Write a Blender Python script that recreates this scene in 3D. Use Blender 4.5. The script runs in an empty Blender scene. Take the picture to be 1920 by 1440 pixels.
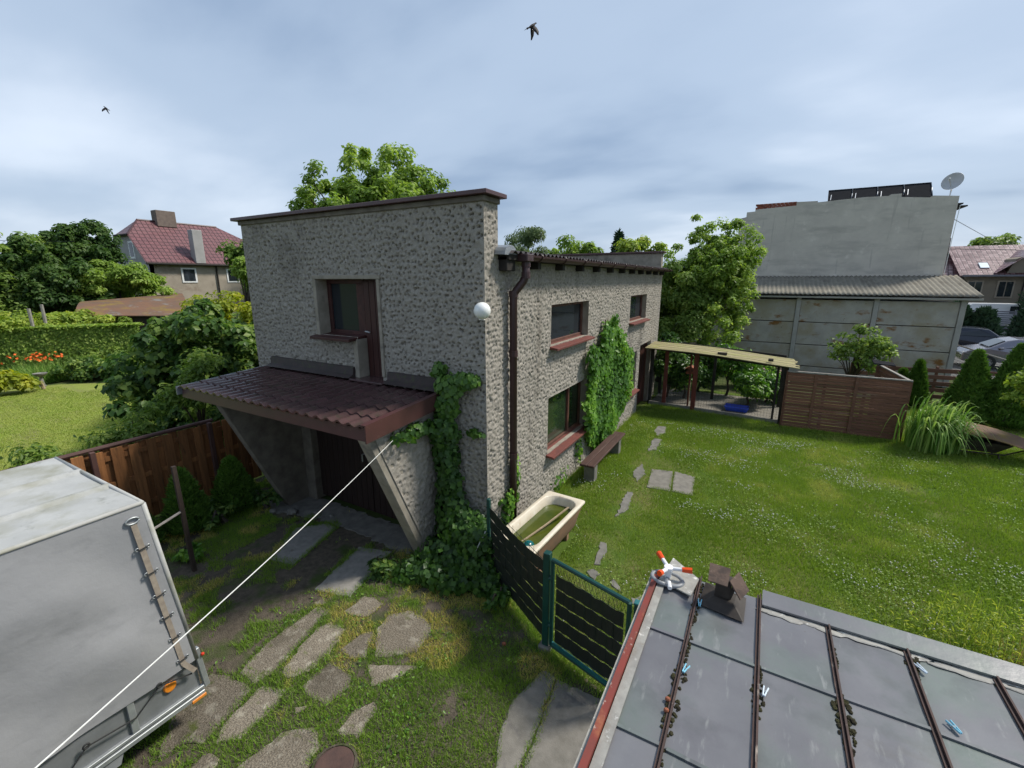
import bpy, bmesh, math, random
import numpy as np
from mathutils import Vector, Matrix
R = math.radians
rng = np.random.default_rng(7)
random.seed(7)
sc = bpy.context.scene
COL = sc.collection

# ------------------------------------------------------------------ camera
YAW, PITCH = R(29.5), math.atan(195 / 830.0)
cam_d = bpy.data.cameras.new('camera'); cam = bpy.data.objects.new('camera', cam_d); COL.objects.link(cam)
cam_d.sensor_width = 36.0; cam_d.lens = 830 / 1920 * 36.0; cam_d.clip_start = 0.05; cam_d.clip_end = 3000
cam.location = (0, 0, 4.1)
cam.rotation_euler = (math.pi / 2 - PITCH, 0, YAW)
sc.camera = cam

# ------------------------------------------------------------------ sky, sun, exposure
SUN_AZ, SUN_EL = R(48), R(50)            # azimuth clockwise from +Y
w = bpy.data.worlds.new('World'); sc.world = w; w.use_nodes = True
nt = w.node_tree; nd = nt.nodes; lk = nt.links; nd.clear()
out = nd.new('ShaderNodeOutputWorld'); bg = nd.new('ShaderNodeBackground')
sky = nd.new('ShaderNodeTexSky'); sky.sky_type = 'NISHITA'; sky.sun_disc = False
sky.sun_elevation = SUN_EL; sky.sun_rotation = SUN_AZ; sky.air_density = 1.2; sky.dust_density = 2.0
tc = nd.new('ShaderNodeTexCoord'); sep = nd.new('ShaderNodeSeparateXYZ'); lk.new(tc.outputs['Generated'], sep.inputs[0])
def wm(op, a, b=None):
    n = nd.new('ShaderNodeMath'); n.operation = op
    for i, v in enumerate((a, b)):
        if v is None: continue
        if isinstance(v, (int, float)): n.inputs[i].default_value = v
        else: lk.new(v, n.inputs[i])
    return n.outputs[0]
zz = wm('ADD', wm('MAXIMUM', sep.outputs[2], 0.0), 0.22)
cmb = nd.new('ShaderNodeCombineXYZ'); lk.new(wm('DIVIDE', sep.outputs[0], zz), cmb.inputs[0]); lk.new(wm('DIVIDE', sep.outputs[1], zz), cmb.inputs[1])
mpw = nd.new('ShaderNodeMapping'); mpw.inputs['Rotation'].default_value = (0, 0, R(28)); mpw.inputs['Scale'].default_value = (0.6, 1.0, 1)
mpw.inputs['Location'].default_value = (0.35, 0.6, 0)
lk.new(cmb.outputs[0], mpw.inputs[0])
n1 = nd.new('ShaderNodeTexNoise'); n1.inputs['Scale'].default_value = 0.75; n1.inputs['Detail'].default_value = 4; n1.inputs['Roughness'].default_value = 0.42
n1.inputs['Distortion'].default_value = 0.5
lk.new(mpw.outputs[0], n1.inputs['Vector'])
n2 = nd.new('ShaderNodeTexNoise'); n2.inputs['Scale'].default_value = 2.6; n2.inputs['Detail'].default_value = 6
lk.new(mpw.outputs[0], n2.inputs['Vector'])
cr = nd.new('ShaderNodeValToRGB'); cr.color_ramp.interpolation = 'EASE'
e = cr.color_ramp.elements
e[0].position = 0.34; e[0].color = (1.45, 2.05, 3.05, 1)
e[1].position = 0.68; e[1].color = (4.35, 4.9, 5.7, 1)
m_ = cr.color_ramp.elements.new(0.5); m_.color = (2.65, 3.3, 4.25, 1)
lk.new(wm('ADD', wm('MULTIPLY', n1.outputs[0], 0.82), wm('MULTIPLY', n2.outputs[0], 0.18)), cr.inputs[0])
mx = nd.new('ShaderNodeMixRGB'); mx.inputs[0].default_value = 0.9
lk.new(sky.outputs[0], mx.inputs[1]); lk.new(cr.outputs[0], mx.inputs[2])
bg.inputs['Strength'].default_value = 0.1
lk.new(mx.outputs[0], bg.inputs['Color']); lk.new(bg.outputs[0], out.inputs[0])

sun_d = bpy.data.lights.new('sun', 'SUN'); sun_d.energy = 2.5; sun_d.angle = R(9); sun_d.color = (1.0, 0.95, 0.86)
sun = bpy.data.objects.new('sun', sun_d); COL.objects.link(sun)
sdir = Vector((math.sin(SUN_AZ) * math.cos(SUN_EL), math.cos(SUN_AZ) * math.cos(SUN_EL), math.sin(SUN_EL)))
sun.rotation_euler = sdir.to_track_quat('Z', 'Y').to_euler(); sun.location = (20, 20, 40)
vs = sc.view_settings; vs.view_transform = 'Standard'; vs.look = 'None'; vs.gamma = 1.0; vs.exposure = 0.88; vs.use_curve_mapping = False
sc.render.engine = 'CYCLES'
cy = sc.cycles; cy.max_bounces = 6; cy.diffuse_bounces = 3; cy.glossy_bounces = 3; cy.transmission_bounces = 4; cy.transparent_max_bounces = 6
cy.use_denoising = True; cy.use_adaptive_sampling = True; cy.adaptive_threshold = 0.025; cy.sample_clamp_indirect = 6.0; cy.caustics_reflective = False; cy.caustics_refractive = False

# ------------------------------------------------------------------ materials
MATS = {}
def mat(name, c1, c2=None, scale=6.0, rough=0.85, bump=0.0, bscale=40.0, metal=0.0, stains=(), rnd=0.0, spec=0.3, lo=0.35, hi=0.65, vec=(1, 1, 1), detail=6.0, coat=0.0):
    """Principled material: two colours mixed by noise, optional stains (colour, scale, low, high, stretch), fine relief."""
    m = bpy.data.materials.new(name); m.use_nodes = True; t = m.node_tree; N = t.nodes; L = t.links
    b = N['Principled BSDF']; b.inputs['Roughness'].default_value = rough; b.inputs['Metallic'].default_value = metal
    b.inputs['Specular IOR Level'].default_value = spec
    if coat: b.inputs['Coat Weight'].default_value = coat; b.inputs['Coat Roughness'].default_value = 0.1
    co = N.new('ShaderNodeTexCoord')
    oi = N.new('ShaderNodeObjectInfo')
    ad = N.new('ShaderNodeVectorMath'); ad.operation = 'ADD'
    sl = N.new('ShaderNodeVectorMath'); sl.operation = 'SCALE'; sl.inputs[0].default_value = (37.0, 23.0, 51.0); L.new(oi.outputs['Random'], sl.inputs['Scale'])
    L.new(co.outputs['Object'], ad.inputs[0]); L.new(sl.outputs[0], ad.inputs[1])
    def noise(sca, v=(1, 1, 1), det=detail):
        mp = N.new('ShaderNodeMapping'); mp.inputs['Scale'].default_value = v; L.new(ad.outputs[0], mp.inputs[0])
        n = N.new('ShaderNodeTexNoise'); n.inputs['Scale'].default_value = sca; n.inputs['Detail'].default_value = det; n.inputs['Roughness'].default_value = 0.6
        L.new(mp.outputs[0], n.inputs['Vector']); return n.outputs[0]
    def rampf(src, a, z):
        r = N.new('ShaderNodeMapRange'); r.inputs[1].default_value = a; r.inputs[2].default_value = z; L.new(src, r.inputs[0]); return r.outputs[0]
    if c2 is None: c2 = tuple(x * 0.75 for x in c1)
    mi = N.new('ShaderNodeMixRGB'); mi.inputs[1].default_value = (*c1, 1); mi.inputs[2].default_value = (*c2, 1)
    L.new(rampf(noise(scale, vec), lo, hi), mi.inputs[0]); col = mi.outputs[0]
    for s in stains:
        sc_, ss, a, z = s[:4]; v = s[4] if len(s) > 4 else (1, 1, 1)
        mj = N.new('ShaderNodeMixRGB'); mj.inputs[2].default_value = (*sc_, 1); L.new(col, mj.inputs[1]); L.new(rampf(noise(ss, v), a, z), mj.inputs[0]); col = mj.outputs[0]
    if rnd:
        hs = N.new('ShaderNodeHueSaturation'); rr = N.new('ShaderNodeMapRange'); rr.inputs[3].default_value = 1 - rnd; rr.inputs[4].default_value = 1 + rnd
        L.new(oi.outputs['Random'], rr.inputs[0]); L.new(rr.outputs[0], hs.inputs['Value']); L.new(col, hs.inputs['Color']); col = hs.outputs[0]
    L.new(col, b.inputs['Base Color'])
    if bump:
        bn = N.new('ShaderNodeBump'); bn.inputs['Strength'].default_value = 1.0; bn.inputs['Distance'].default_value = bump
        L.new(noise(bscale), bn.inputs['Height']); L.new(bn.outputs[0], b.inputs['Normal'])
    MATS[name] = m
    return m

def leafmat(name, dark, mid, light, rough=0.5, trans=0.42, spec=0.25):
    m = bpy.data.materials.new(name); m.use_nodes = True; t = m.node_tree; N = t.nodes; L = t.links
    b = N['Principled BSDF']; b.inputs['Roughness'].default_value = rough; b.inputs['Specular IOR Level'].default_value = spec
    at = N.new('ShaderNodeAttribute'); at.attribute_name = 'tint'
    r = N.new('ShaderNodeValToRGB'); r.color_ramp.elements[0].color = (*dark, 1); r.color_ramp.elements[1].color = (*light, 1)
    q = r.color_ramp.elements.new(0.5); q.color = (*mid, 1)
    L.new(at.outputs['Fac'], r.inputs[0]); L.new(r.outputs[0], b.inputs['Base Color'])
    tr = N.new('ShaderNodeBsdfTranslucent')
    hs = N.new('ShaderNodeHueSaturation'); hs.inputs['Value'].default_value = 1.5; hs.inputs['Saturation'].default_value = 1.1
    L.new(r.outputs[0], hs.inputs['Color']); L.new(hs.outputs[0], tr.inputs[0])
    mi = N.new('ShaderNodeMixShader'); mi.inputs[0].default_value = trans
    L.new(b.outputs[0], mi.inputs[1]); L.new(tr.outputs[0], mi.inputs[2]); L.new(mi.outputs[0], N['Material Output'].inputs[0])
    MATS[name] = m
    return m

def glassmat(name, tint=(0.02, 0.025, 0.03), rough=0.04):
    m = bpy.data.materials.new(name); m.use_nodes = True
    b = m.node_tree.nodes['Principled BSDF']; b.inputs['Base Color'].default_value = (*tint, 1); b.inputs['Roughness'].default_value = rough
    b.inputs['Specular IOR Level'].default_value = 0.6
    MATS[name] = m
    return m

def tilemat(name, c1, c2, mortar, sx, sy, rough=0.5):
    m = bpy.data.materials.new(name); m.use_nodes = True; t = m.node_tree; N = t.nodes; L = t.links
    b = N['Principled BSDF']; b.inputs['Roughness'].default_value = rough
    uv = N.new('ShaderNodeUVMap'); br = N.new('ShaderNodeTexBrick'); br.offset = 0.0
    br.inputs['Color1'].default_value = (*c1, 1); br.inputs['Color2'].default_value = (*c2, 1); br.inputs['Mortar'].default_value = (*mortar, 1)
    br.inputs['Scale'].default_value = 1.0; br.inputs['Brick Width'].default_value = sx; br.inputs['Row Height'].default_value = sy
    br.inputs['Mortar Size'].default_value = 0.03; br.inputs['Mortar Smooth'].default_value = 0.6
    L.new(uv.outputs[0], br.inputs['Vector']); L.new(br.outputs['Color'], b.inputs['Base Color'])
    bp = N.new('ShaderNodeBump'); bp.inputs['Distance'].default_value = 0.06; bp.invert = True; L.new(br.outputs['Fac'], bp.inputs['Height']); L.new(bp.outputs[0], b.inputs['Normal'])
    MATS[name] = m
    return m

mat('render', (0.355, 0.325, 0.28), (0.265, 0.243, 0.21), 26, 0.95, 0.004, 160, stains=[((0.14, 0.13, 0.115), 130, 0.60, 0.68), ((0.48, 0.45, 0.39), 170, 0.62, 0.70), ((0.17, 0.152, 0.128), 1.1, 0.55, 0.76, (1.6, 1.6, 0.22)), ((0.14, 0.125, 0.105), 0.55, 0.60, 0.74)], spec=0.1)
mat('smooth_plaster', (0.34, 0.305, 0.25), (0.25, 0.225, 0.18), 5, 0.9, 0.003, 60, stains=[((0.14, 0.13, 0.115), 3, 0.56, 0.75)], spec=0.1)
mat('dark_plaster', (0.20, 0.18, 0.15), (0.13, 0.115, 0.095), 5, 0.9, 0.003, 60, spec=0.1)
mat('interior', (0.035, 0.033, 0.03), (0.02, 0.02, 0.02), 3, 0.95)
mat('brown_paint', (0.075, 0.028, 0.024), (0.045, 0.02, 0.018), 9, 0.55, 0.001, 60, stains=[((0.10, 0.06, 0.045), 22, 0.6, 0.75)])
mat('brown_sheet', (0.090, 0.047, 0.046), (0.066, 0.038, 0.037), 5, 0.26, 0.0, spec=0.5, stains=[((0.05, 0.04, 0.03), 9, 0.52, 0.72), ((0.12, 0.115, 0.07), 26, 0.66, 0.76)], rnd=0.12)
mat('brown_fascia', (0.080, 0.033, 0.032), (0.062, 0.028, 0.027), 4, 0.35, spec=0.5, stains=[((0.14, 0.09, 0.07), 18, 0.62, 0.8)])
mat('sill_red', (0.17, 0.052, 0.04), (0.12, 0.045, 0.038), 8, 0.55, stains=[((0.24, 0.13, 0.10), 25, 0.6, 0.75)])
mat('pipe_brown', (0.055, 0.026, 0.027), (0.04, 0.02, 0.021), 6, 0.42, spec=0.45)
mat('flashing', (0.06, 0.042, 0.04), (0.04, 0.033, 0.03), 7, 0.5, stains=[((0.06, 0.07, 0.03), 12, 0.55, 0.7)])
mat('door_dark', (0.030, 0.018, 0.015), (0.018, 0.011, 0.010), 4, 0.6, vec=(8, 8, 0.6))
mat('door_brown', (0.065, 0.024, 0.020), (0.042, 0.017, 0.015), 4, 0.5, vec=(8, 8, 0.6))
mat('frame_wood', (0.13, 0.06, 0.04), (0.09, 0.04, 0.03), 6, 0.6)
mat('corrugated_dark', (0.05, 0.04, 0.038), (0.08, 0.07, 0.065), 4, 0.6)
mat('zinc', (0.34, 0.36, 0.38), (0.26, 0.28, 0.30), 4, 0.42, metal=0.5)
glassmat('glass_dark'); glassmat('glass_green_reflection', (0.02, 0.035, 0.018), 0.06)  # green tint puts the garden's reflection into the lower pane's colour
mat('lamp_white', (0.83, 0.83, 0.80), (0.78, 0.78, 0.75), 4, 0.25, spec=0.5)
mat('concrete', (0.21, 0.20, 0.18), (0.14, 0.135, 0.12), 7, 0.92, 0.004, 70, stains=[((0.12, 0.115, 0.10), 4, 0.56, 0.72)], rnd=0.12, spec=0.15)
mat('slab_stone', (0.26, 0.225, 0.175), (0.13, 0.11, 0.085), 70, 0.95, 0.022, 55, lo=0.40, hi=0.60, stains=[((0.11, 0.095, 0.07), 3.0, 0.52, 0.70), ((0.31, 0.28, 0.225), 9, 0.54, 0.66), ((0.07, 0.06, 0.045), 22, 0.64, 0.72), ((0.10, 0.12, 0.035), 5.0, 0.60, 0.70), ((0.32, 0.30, 0.26), 120, 0.62, 0.7)], rnd=0.22, spec=0.1)
mat('slab_smooth', (0.215, 0.20, 0.175), (0.155, 0.145, 0.125), 9, 0.9, 0.003, 90, stains=[((0.14, 0.13, 0.12), 5, 0.6, 0.68)], rnd=0.08, spec=0.15)
mat('slab_pale', (0.27, 0.255, 0.23), (0.20, 0.19, 0.17), 9, 0.9, 0.003, 90, stains=[((0.15, 0.14, 0.12), 5, 0.6, 0.7)], spec=0.15)
mat('soil', (0.125, 0.105, 0.08), (0.075, 0.063, 0.048), 14, 0.98, 0.02, 55, stains=[((0.16, 0.135, 0.10), 60, 0.62, 0.75), ((0.055, 0.08, 0.022), 2.2, 0.52, 0.66)], spec=0.1)
mat('lawn_ground', (0.11, 0.15, 0.03), (0.14, 0.14, 0.05), 3, 0.98, 0.02, 60, stains=[((0.08, 0.13, 0.022), 1.1, 0.45, 0.6), ((0.18, 0.15, 0.07), 5, 0.64, 0.78)], spec=0.1)
mat('neighbour_lawn_ground', (0.20, 0.26, 0.045), (0.24, 0.265, 0.07), 1.6, 0.95, 0.02, 50, stains=[((0.19, 0.19, 0.075), 0.7, 0.5, 0.75, (1, 3, 1))], spec=0.1)
mat('ground_far', (0.05, 0.085, 0.02), (0.075, 0.08, 0.035), 0.5, 0.98, spec=0.1)
mat('asphalt', (0.16, 0.16, 0.16), (0.12, 0.12, 0.12), 4, 0.9, 0.004, 60)
mat('tarp', (0.315, 0.315, 0.32), (0.285, 0.286, 0.292), 2.2, 0.42, 0.006, 5, stains=[((0.20, 0.203, 0.207), 1.6, 0.55, 0.8, (1, 1, 2.2))], spec=0.4)
mat('tarp_top', (0.42, 0.42, 0.40), (0.35, 0.35, 0.335), 3, 0.5, 0.004, 8, stains=[((0.27, 0.265, 0.21), 2.2, 0.48, 0.66), ((0.19, 0.195, 0.175), 7, 0.6, 0.8)], spec=0.35)
mat('galvanised', (0.42, 0.44, 0.44), (0.33, 0.35, 0.36), 12, 0.42, metal=0.55)
mat('galvanised_panel', (0.24, 0.25, 0.255), (0.19, 0.20, 0.205), 6, 0.5, metal=0.35)
mat('amber', (0.72, 0.24, 0.02), (0.62, 0.19, 0.015), 30, 0.25, spec=0.5)
mat('red_plastic', (0.6, 0.05, 0.02), (0.5, 0.04, 0.02), 30, 0.3)
mat('strap', (0.33, 0.28, 0.22), (0.24, 0.20, 0.16), 18, 0.8)
mat('rubber', (0.02, 0.02, 0.02), (0.03, 0.03, 0.03), 9, 0.7)
mat('rope_white', (0.72, 0.72, 0.68), (0.6, 0.6, 0.57), 40, 0.8)
mat('fence_wood', (0.29, 0.125, 0.045), (0.18, 0.078, 0.030), 3, 0.8, 0.002, 30, vec=(9, 9, 0.7), stains=[((0.07, 0.04, 0.022), 6, 0.58, 0.75, (3, 3, 0.6))], rnd=0.28)
mat('fence_cap', (0.10, 0.05, 0.042), (0.07, 0.038, 0.033), 6, 0.6)
mat('slat_brown', (0.20, 0.092, 0.058), (0.14, 0.066, 0.044), 5, 0.75, 0.001, 30, vec=(0.5, 6, 6), stains=[((0.29, 0.20, 0.155), 3, 0.58, 0.78, (0.5, 1, 5))], rnd=0.22)
mat('post_red', (0.14, 0.035, 0.022), (0.09, 0.028, 0.02), 6, 0.7)
mat('post_dark', (0.035, 0.03, 0.026), (0.02, 0.018, 0.016), 6, 0.8)
mat('coop_plank', (0.36, 0.32, 0.17), (0.27, 0.23, 0.13), 5, 0.85, 0.003, 40, vec=(0.5, 6, 6), stains=[((0.30, 0.31, 0.09), 2.5, 0.5, 0.72), ((0.13, 0.10, 0.06), 7, 0.66, 0.78)], rnd=0.15)
mat('gravel', (0.27, 0.25, 0.21), (0.13, 0.12, 0.10), 45, 0.95, 0.02, 50)
mat('blue_plastic', (0.03, 0.075, 0.5), (0.025, 0.06, 0.40), 8, 0.35)
mat('green_metal', (0.006, 0.060, 0.052), (0.005, 0.045, 0.04), 8, 0.38, spec=0.5)
mat('teal_metal', (0.02, 0.14, 0.14), (0.015, 0.10, 0.11), 8, 0.38, spec=0.5)
mat('privacy_strip', (0.022, 0.026, 0.022), (0.017, 0.020, 0.017), 8, 0.5, spec=0.35)
mat('wire_dark', (0.012, 0.03, 0.024), (0.01, 0.02, 0.018), 8, 0.5)
mat('tub_enamel', (0.66, 0.60, 0.49), (0.58, 0.51, 0.40), 5, 0.4, stains=[((0.40, 0.29, 0.18), 6, 0.60, 0.80), ((0.70, 0.66, 0.57), 14, 0.6, 0.7)], spec=0.5)
mat('tub_outside', (0.30, 0.17, 0.11), (0.22, 0.14, 0.10), 7, 0.7)
mat('tub_water', (0.040, 0.060, 0.006), (0.07, 0.085, 0.010), 3, 0.12, spec=0.5)
mat('ball_teal', (0.0, 0.11, 0.115), (0.0, 0.085, 0.09), 6, 0.25, spec=0.5)
mat('stick_wood', (0.36, 0.28, 0.18), (0.25, 0.19, 0.12), 20, 0.8)
mat('bench_wood', (0.085, 0.045, 0.036), (0.055, 0.03, 0.026), 4, 0.6, 0.002, 30, vec=(6, 0.6, 6), stains=[((0.14, 0.10, 0.08), 6, 0.58, 0.75, (5, 0.6, 5))])
mat('roof_sheet', (0.15, 0.15, 0.158), (0.12, 0.118, 0.128), 2.6, 0.30, 0.002, 6, metal=0.0, spec=0.5, stains=[((0.125, 0.155, 0.135), 1.8, 0.46, 0.64), ((0.085, 0.08, 0.09), 3.6, 0.52, 0.76), ((0.22, 0.225, 0.22), 7, 0.60, 0.74, (3, 0.7, 1)), ((0.10, 0.09, 0.075), 38, 0.69, 0.75), ((0.11, 0.10, 0.085), 1.3, 0.62, 0.80, (1, 2.5, 1))], rnd=0.08)
mat('roof_rim', (0.34, 0.33, 0.295), (0.24, 0.23, 0.21), 10, 0.6, 0.002, 40, stains=[((0.22, 0.20, 0.17), 14, 0.58, 0.7), ((0.60, 0.59, 0.55), 25, 0.6, 0.7)])
mat('edge_red', (0.20, 0.035, 0.025), (0.15, 0.04, 0.03), 9, 0.6, stains=[((0.40, 0.33, 0.28), 22, 0.62, 0.70), ((0.30, 0.11, 0.05), 6, 0.56, 0.7)])
mat('rib_rust', (0.075, 0.042, 0.034), (0.045, 0.030, 0.026), 9, 0.7, stains=[((0.28, 0.23, 0.19), 14, 0.60, 0.70, (1, 0.4, 1))])
mat('moss', (0.022, 0.018, 0.012), (0.045, 0.044, 0.016), 20, 1.0, 0.01, 60)
mat('tin_rust', (0.085, 0.055, 0.042), (0.13, 0.085, 0.062), 14, 0.75, 0.002, 60, stains=[((0.035, 0.028, 0.024), 8, 0.52, 0.68), ((0.22, 0.17, 0.13), 40, 0.64, 0.72)])
mat('tin_black', (0.028, 0.022, 0.018), (0.05, 0.04, 0.032), 12, 0.6, stains=[((0.14, 0.115, 0.09), 9, 0.60, 0.74)])
mat('sprinkler_grey', (0.25, 0.26, 0.27), (0.22, 0.23, 0.24), 9, 0.4)
mat('sprinkler_white', (0.75, 0.75, 0.75), (0.7, 0.7, 0.7), 9, 0.35)
mat('orange_plastic', (0.75, 0.08, 0.01), (0.68, 0.07, 0.01), 9, 0.35)
mat('pin_blue', (0.25, 0.55, 0.68), (0.2, 0.48, 0.6), 9, 0.35); mat('pin_white', (0.66, 0.74, 0.80), (0.6, 0.68, 0.74), 9, 0.35)
mat('terracotta', (0.30, 0.10, 0.05), (0.22, 0.08, 0.045), 20, 0.8)
mat('manhole_iron', (0.095, 0.055, 0.045), (0.065, 0.04, 0.035), 12, 0.7, 0.003, 40)
mat('shed_concrete', (0.42, 0.39, 0.335), (0.34, 0.32, 0.28), 2.4, 0.9, 0.003, 30, stains=[((0.33, 0.29, 0.21), 1.0, 0.46, 0.62), ((0.22, 0.11, 0.04), 1.7, 0.57, 0.67, (0.8, 1, 1.6)), ((0.15, 0.11, 0.065), 9, 0.64, 0.76)], spec=0.1)
mat('shed_post', (0.38, 0.36, 0.325), (0.32, 0.305, 0.275), 3, 0.9)
mat('asbestos', (0.24, 0.22, 0.175), (0.18, 0.165, 0.135), 3, 0.9, stains=[((0.13, 0.115, 0.09), 1.6, 0.5, 0.72, (2, 0.5, 1))])
mat('white_wall', (0.60, 0.545, 0.475), (0.53, 0.48, 0.42), 1.6, 0.92, 0.006, 12, stains=[((0.42, 0.385, 0.34), 1.1, 0.50, 0.74, (0.7, 1, 2.6)), ((0.66, 0.60, 0.53), 2.4, 0.60, 0.72), ((0.36, 0.33, 0.29), 2.2, 0.60, 0.78, (2.5, 1, 0.25))], spec=0.1)
mat('brick_red', (0.28, 0.085, 0.05), (0.22, 0.07, 0.045), 5, 0.9, rnd=0.2)
mat('solar_back', (0.022, 0.023, 0.026), (0.016, 0.017, 0.02), 8, 0.9, spec=0.05); mat('alu', (0.62, 0.63, 0.64), (0.55, 0.56, 0.57), 8, 0.35, metal=0.7)
mat('dish', (0.50, 0.50, 0.50), (0.44, 0.44, 0.44), 5, 0.5)
tilemat('tiles_purple', (0.165, 0.062, 0.066), (0.135, 0.052, 0.056), (0.06, 0.025, 0.028), 0.34, 0.38, 0.4)
tilemat('tiles_far', (0.12, 0.045, 0.045), (0.32, 0.20, 0.195), (0.06, 0.022, 0.022), 0.34, 0.34, 0.3)  # paler second colour paints bright reflections onto scattered tiles
mat('house_plaster', (0.36, 0.31, 0.25), (0.29, 0.25, 0.20), 1.5, 0.92, stains=[((0.22, 0.17, 0.13), 1.1, 0.54, 0.7)])
mat('house_grey', (0.36, 0.35, 0.34), (0.30, 0.295, 0.285), 1.5, 0.92)
mat('far_plaster', (0.22, 0.185, 0.14), (0.18, 0.155, 0.12), 1.2, 0.92)
mat('white_paint', (0.75, 0.75, 0.74), (0.7, 0.7, 0.69), 4, 0.5)
mat('chimney_brick', (0.19, 0.15, 0.125), (0.14, 0.11, 0.095), 6, 0.9)
mat('rust_roof', (0.17, 0.09, 0.055), (0.13, 0.085, 0.06), 1.6, 0.85, stains=[((0.21, 0.15, 0.03), 1.1, 0.52, 0.68), ((0.18, 0.17, 0.16), 1.4, 0.58, 0.7)])
mat('dark_felt', (0.045, 0.034, 0.030), (0.08, 0.06, 0.05), 1.6, 0.6)
mat('bark', (0.10, 0.08, 0.06), (0.06, 0.05, 0.04), 14, 0.95, 0.01, 40, vec=(3, 3, 0.6))
mat('bird_black', (0.018, 0.016, 0.018), (0.035, 0.028, 0.028), 14, 0.7)
mat('pole_rust', (0.055, 0.038, 0.030), (0.035, 0.027, 0.022), 14, 0.8)
mat('bare_pole', (0.30, 0.28, 0.25), (0.22, 0.20, 0.18), 10, 0.85)
mat('car_silver', (0.22, 0.21, 0.24), (0.21, 0.20, 0.23), 2, 0.22, metal=0.6, coat=0.6); mat('car_dark', (0.02, 0.025, 0.04), (0.02, 0.024, 0.038), 2, 0.25, metal=0.4, coat=0.6)
mat('van_white', (0.62, 0.62, 0.62), (0.6, 0.6, 0.6), 2, 0.3, coat=0.4); mat('tail_red', (0.45, 0.01, 0.015), (0.4, 0.01, 0.012), 8, 0.2)
mat('hub_grey', (0.35, 0.35, 0.36), (0.3, 0.3, 0.31), 8, 0.35, metal=0.6)
mat('gate_grey', (0.16, 0.16, 0.18), (0.13, 0.13, 0.15), 6, 0.5); mat('bin_black', (0.02, 0.024, 0.022), (0.03, 0.033, 0.03), 6, 0.5)
mat('banner_red', (0.62, 0.09, 0.06), (0.58, 0.08, 0.055), 6, 0.6)
mat('flower_orange', (0.80, 0.17, 0.02), (0.62, 0.09, 0.02), 12, 0.7); mat('flower_pink', (0.50, 0.27, 0.30), (0.42, 0.30, 0.25), 9, 0.8); mat('flower_white', (0.55, 0.56, 0.50), (0.48, 0.49, 0.42), 12, 0.8)
leafmat('leaf_walnut', (0.094, 0.156, 0.025), (0.209, 0.316, 0.054), (0.399, 0.495, 0.113))
leafmat('leaf_mid', (0.065, 0.115, 0.024), (0.156, 0.244, 0.047), (0.331, 0.417, 0.097))
leafmat('leaf_yellowgreen', (0.109, 0.170, 0.024), (0.239, 0.334, 0.051), (0.470, 0.504, 0.095))
leafmat('leaf_dark', (0.031, 0.070, 0.017), (0.063, 0.121, 0.028), (0.124, 0.196, 0.046))
leafmat('leaf_bush', (0.028, 0.066, 0.017), (0.075, 0.150, 0.034), (0.261, 0.345, 0.071), rough=0.42)
leafmat('leaf_ivy', (0.044, 0.112, 0.019), (0.111, 0.248, 0.031), (0.270, 0.454, 0.062), rough=0.38, spec=0.4)
leafmat('leaf_ivy_dark', (0.028, 0.071, 0.018), (0.065, 0.145, 0.026), (0.162, 0.293, 0.047), rough=0.4, spec=0.35)
leafmat('leaf_greygreen', (0.075, 0.112, 0.047), (0.128, 0.180, 0.074), (0.195, 0.247, 0.115))
leafmat('leaf_yellow', (0.129, 0.177, 0.017), (0.274, 0.322, 0.032), (0.483, 0.451, 0.057))
leafmat('leaf_thuja', (0.037, 0.087, 0.018), (0.077, 0.161, 0.026), (0.148, 0.259, 0.041), trans=0.2)
leafmat('leaf_spruce', (0.016, 0.039, 0.019), (0.029, 0.062, 0.030), (0.046, 0.085, 0.041), trans=0.1)
leafmat('grass', (0.110, 0.183, 0.025), (0.214, 0.312, 0.045), (0.392, 0.405, 0.112), rough=0.6, trans=0.3)
leafmat('grass_drive', (0.110, 0.211, 0.028), (0.214, 0.336, 0.047), (0.529, 0.469, 0.138), rough=0.6, trans=0.3)
leafmat('grass_dry', (0.18, 0.13, 0.05), (0.25, 0.19, 0.08), (0.33, 0.26, 0.12), rough=0.7)
leafmat('pampas', (0.075, 0.165, 0.026), (0.165, 0.297, 0.052), (0.363, 0.479, 0.134), rough=0.45, trans=0.3)
M = MATS

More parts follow.
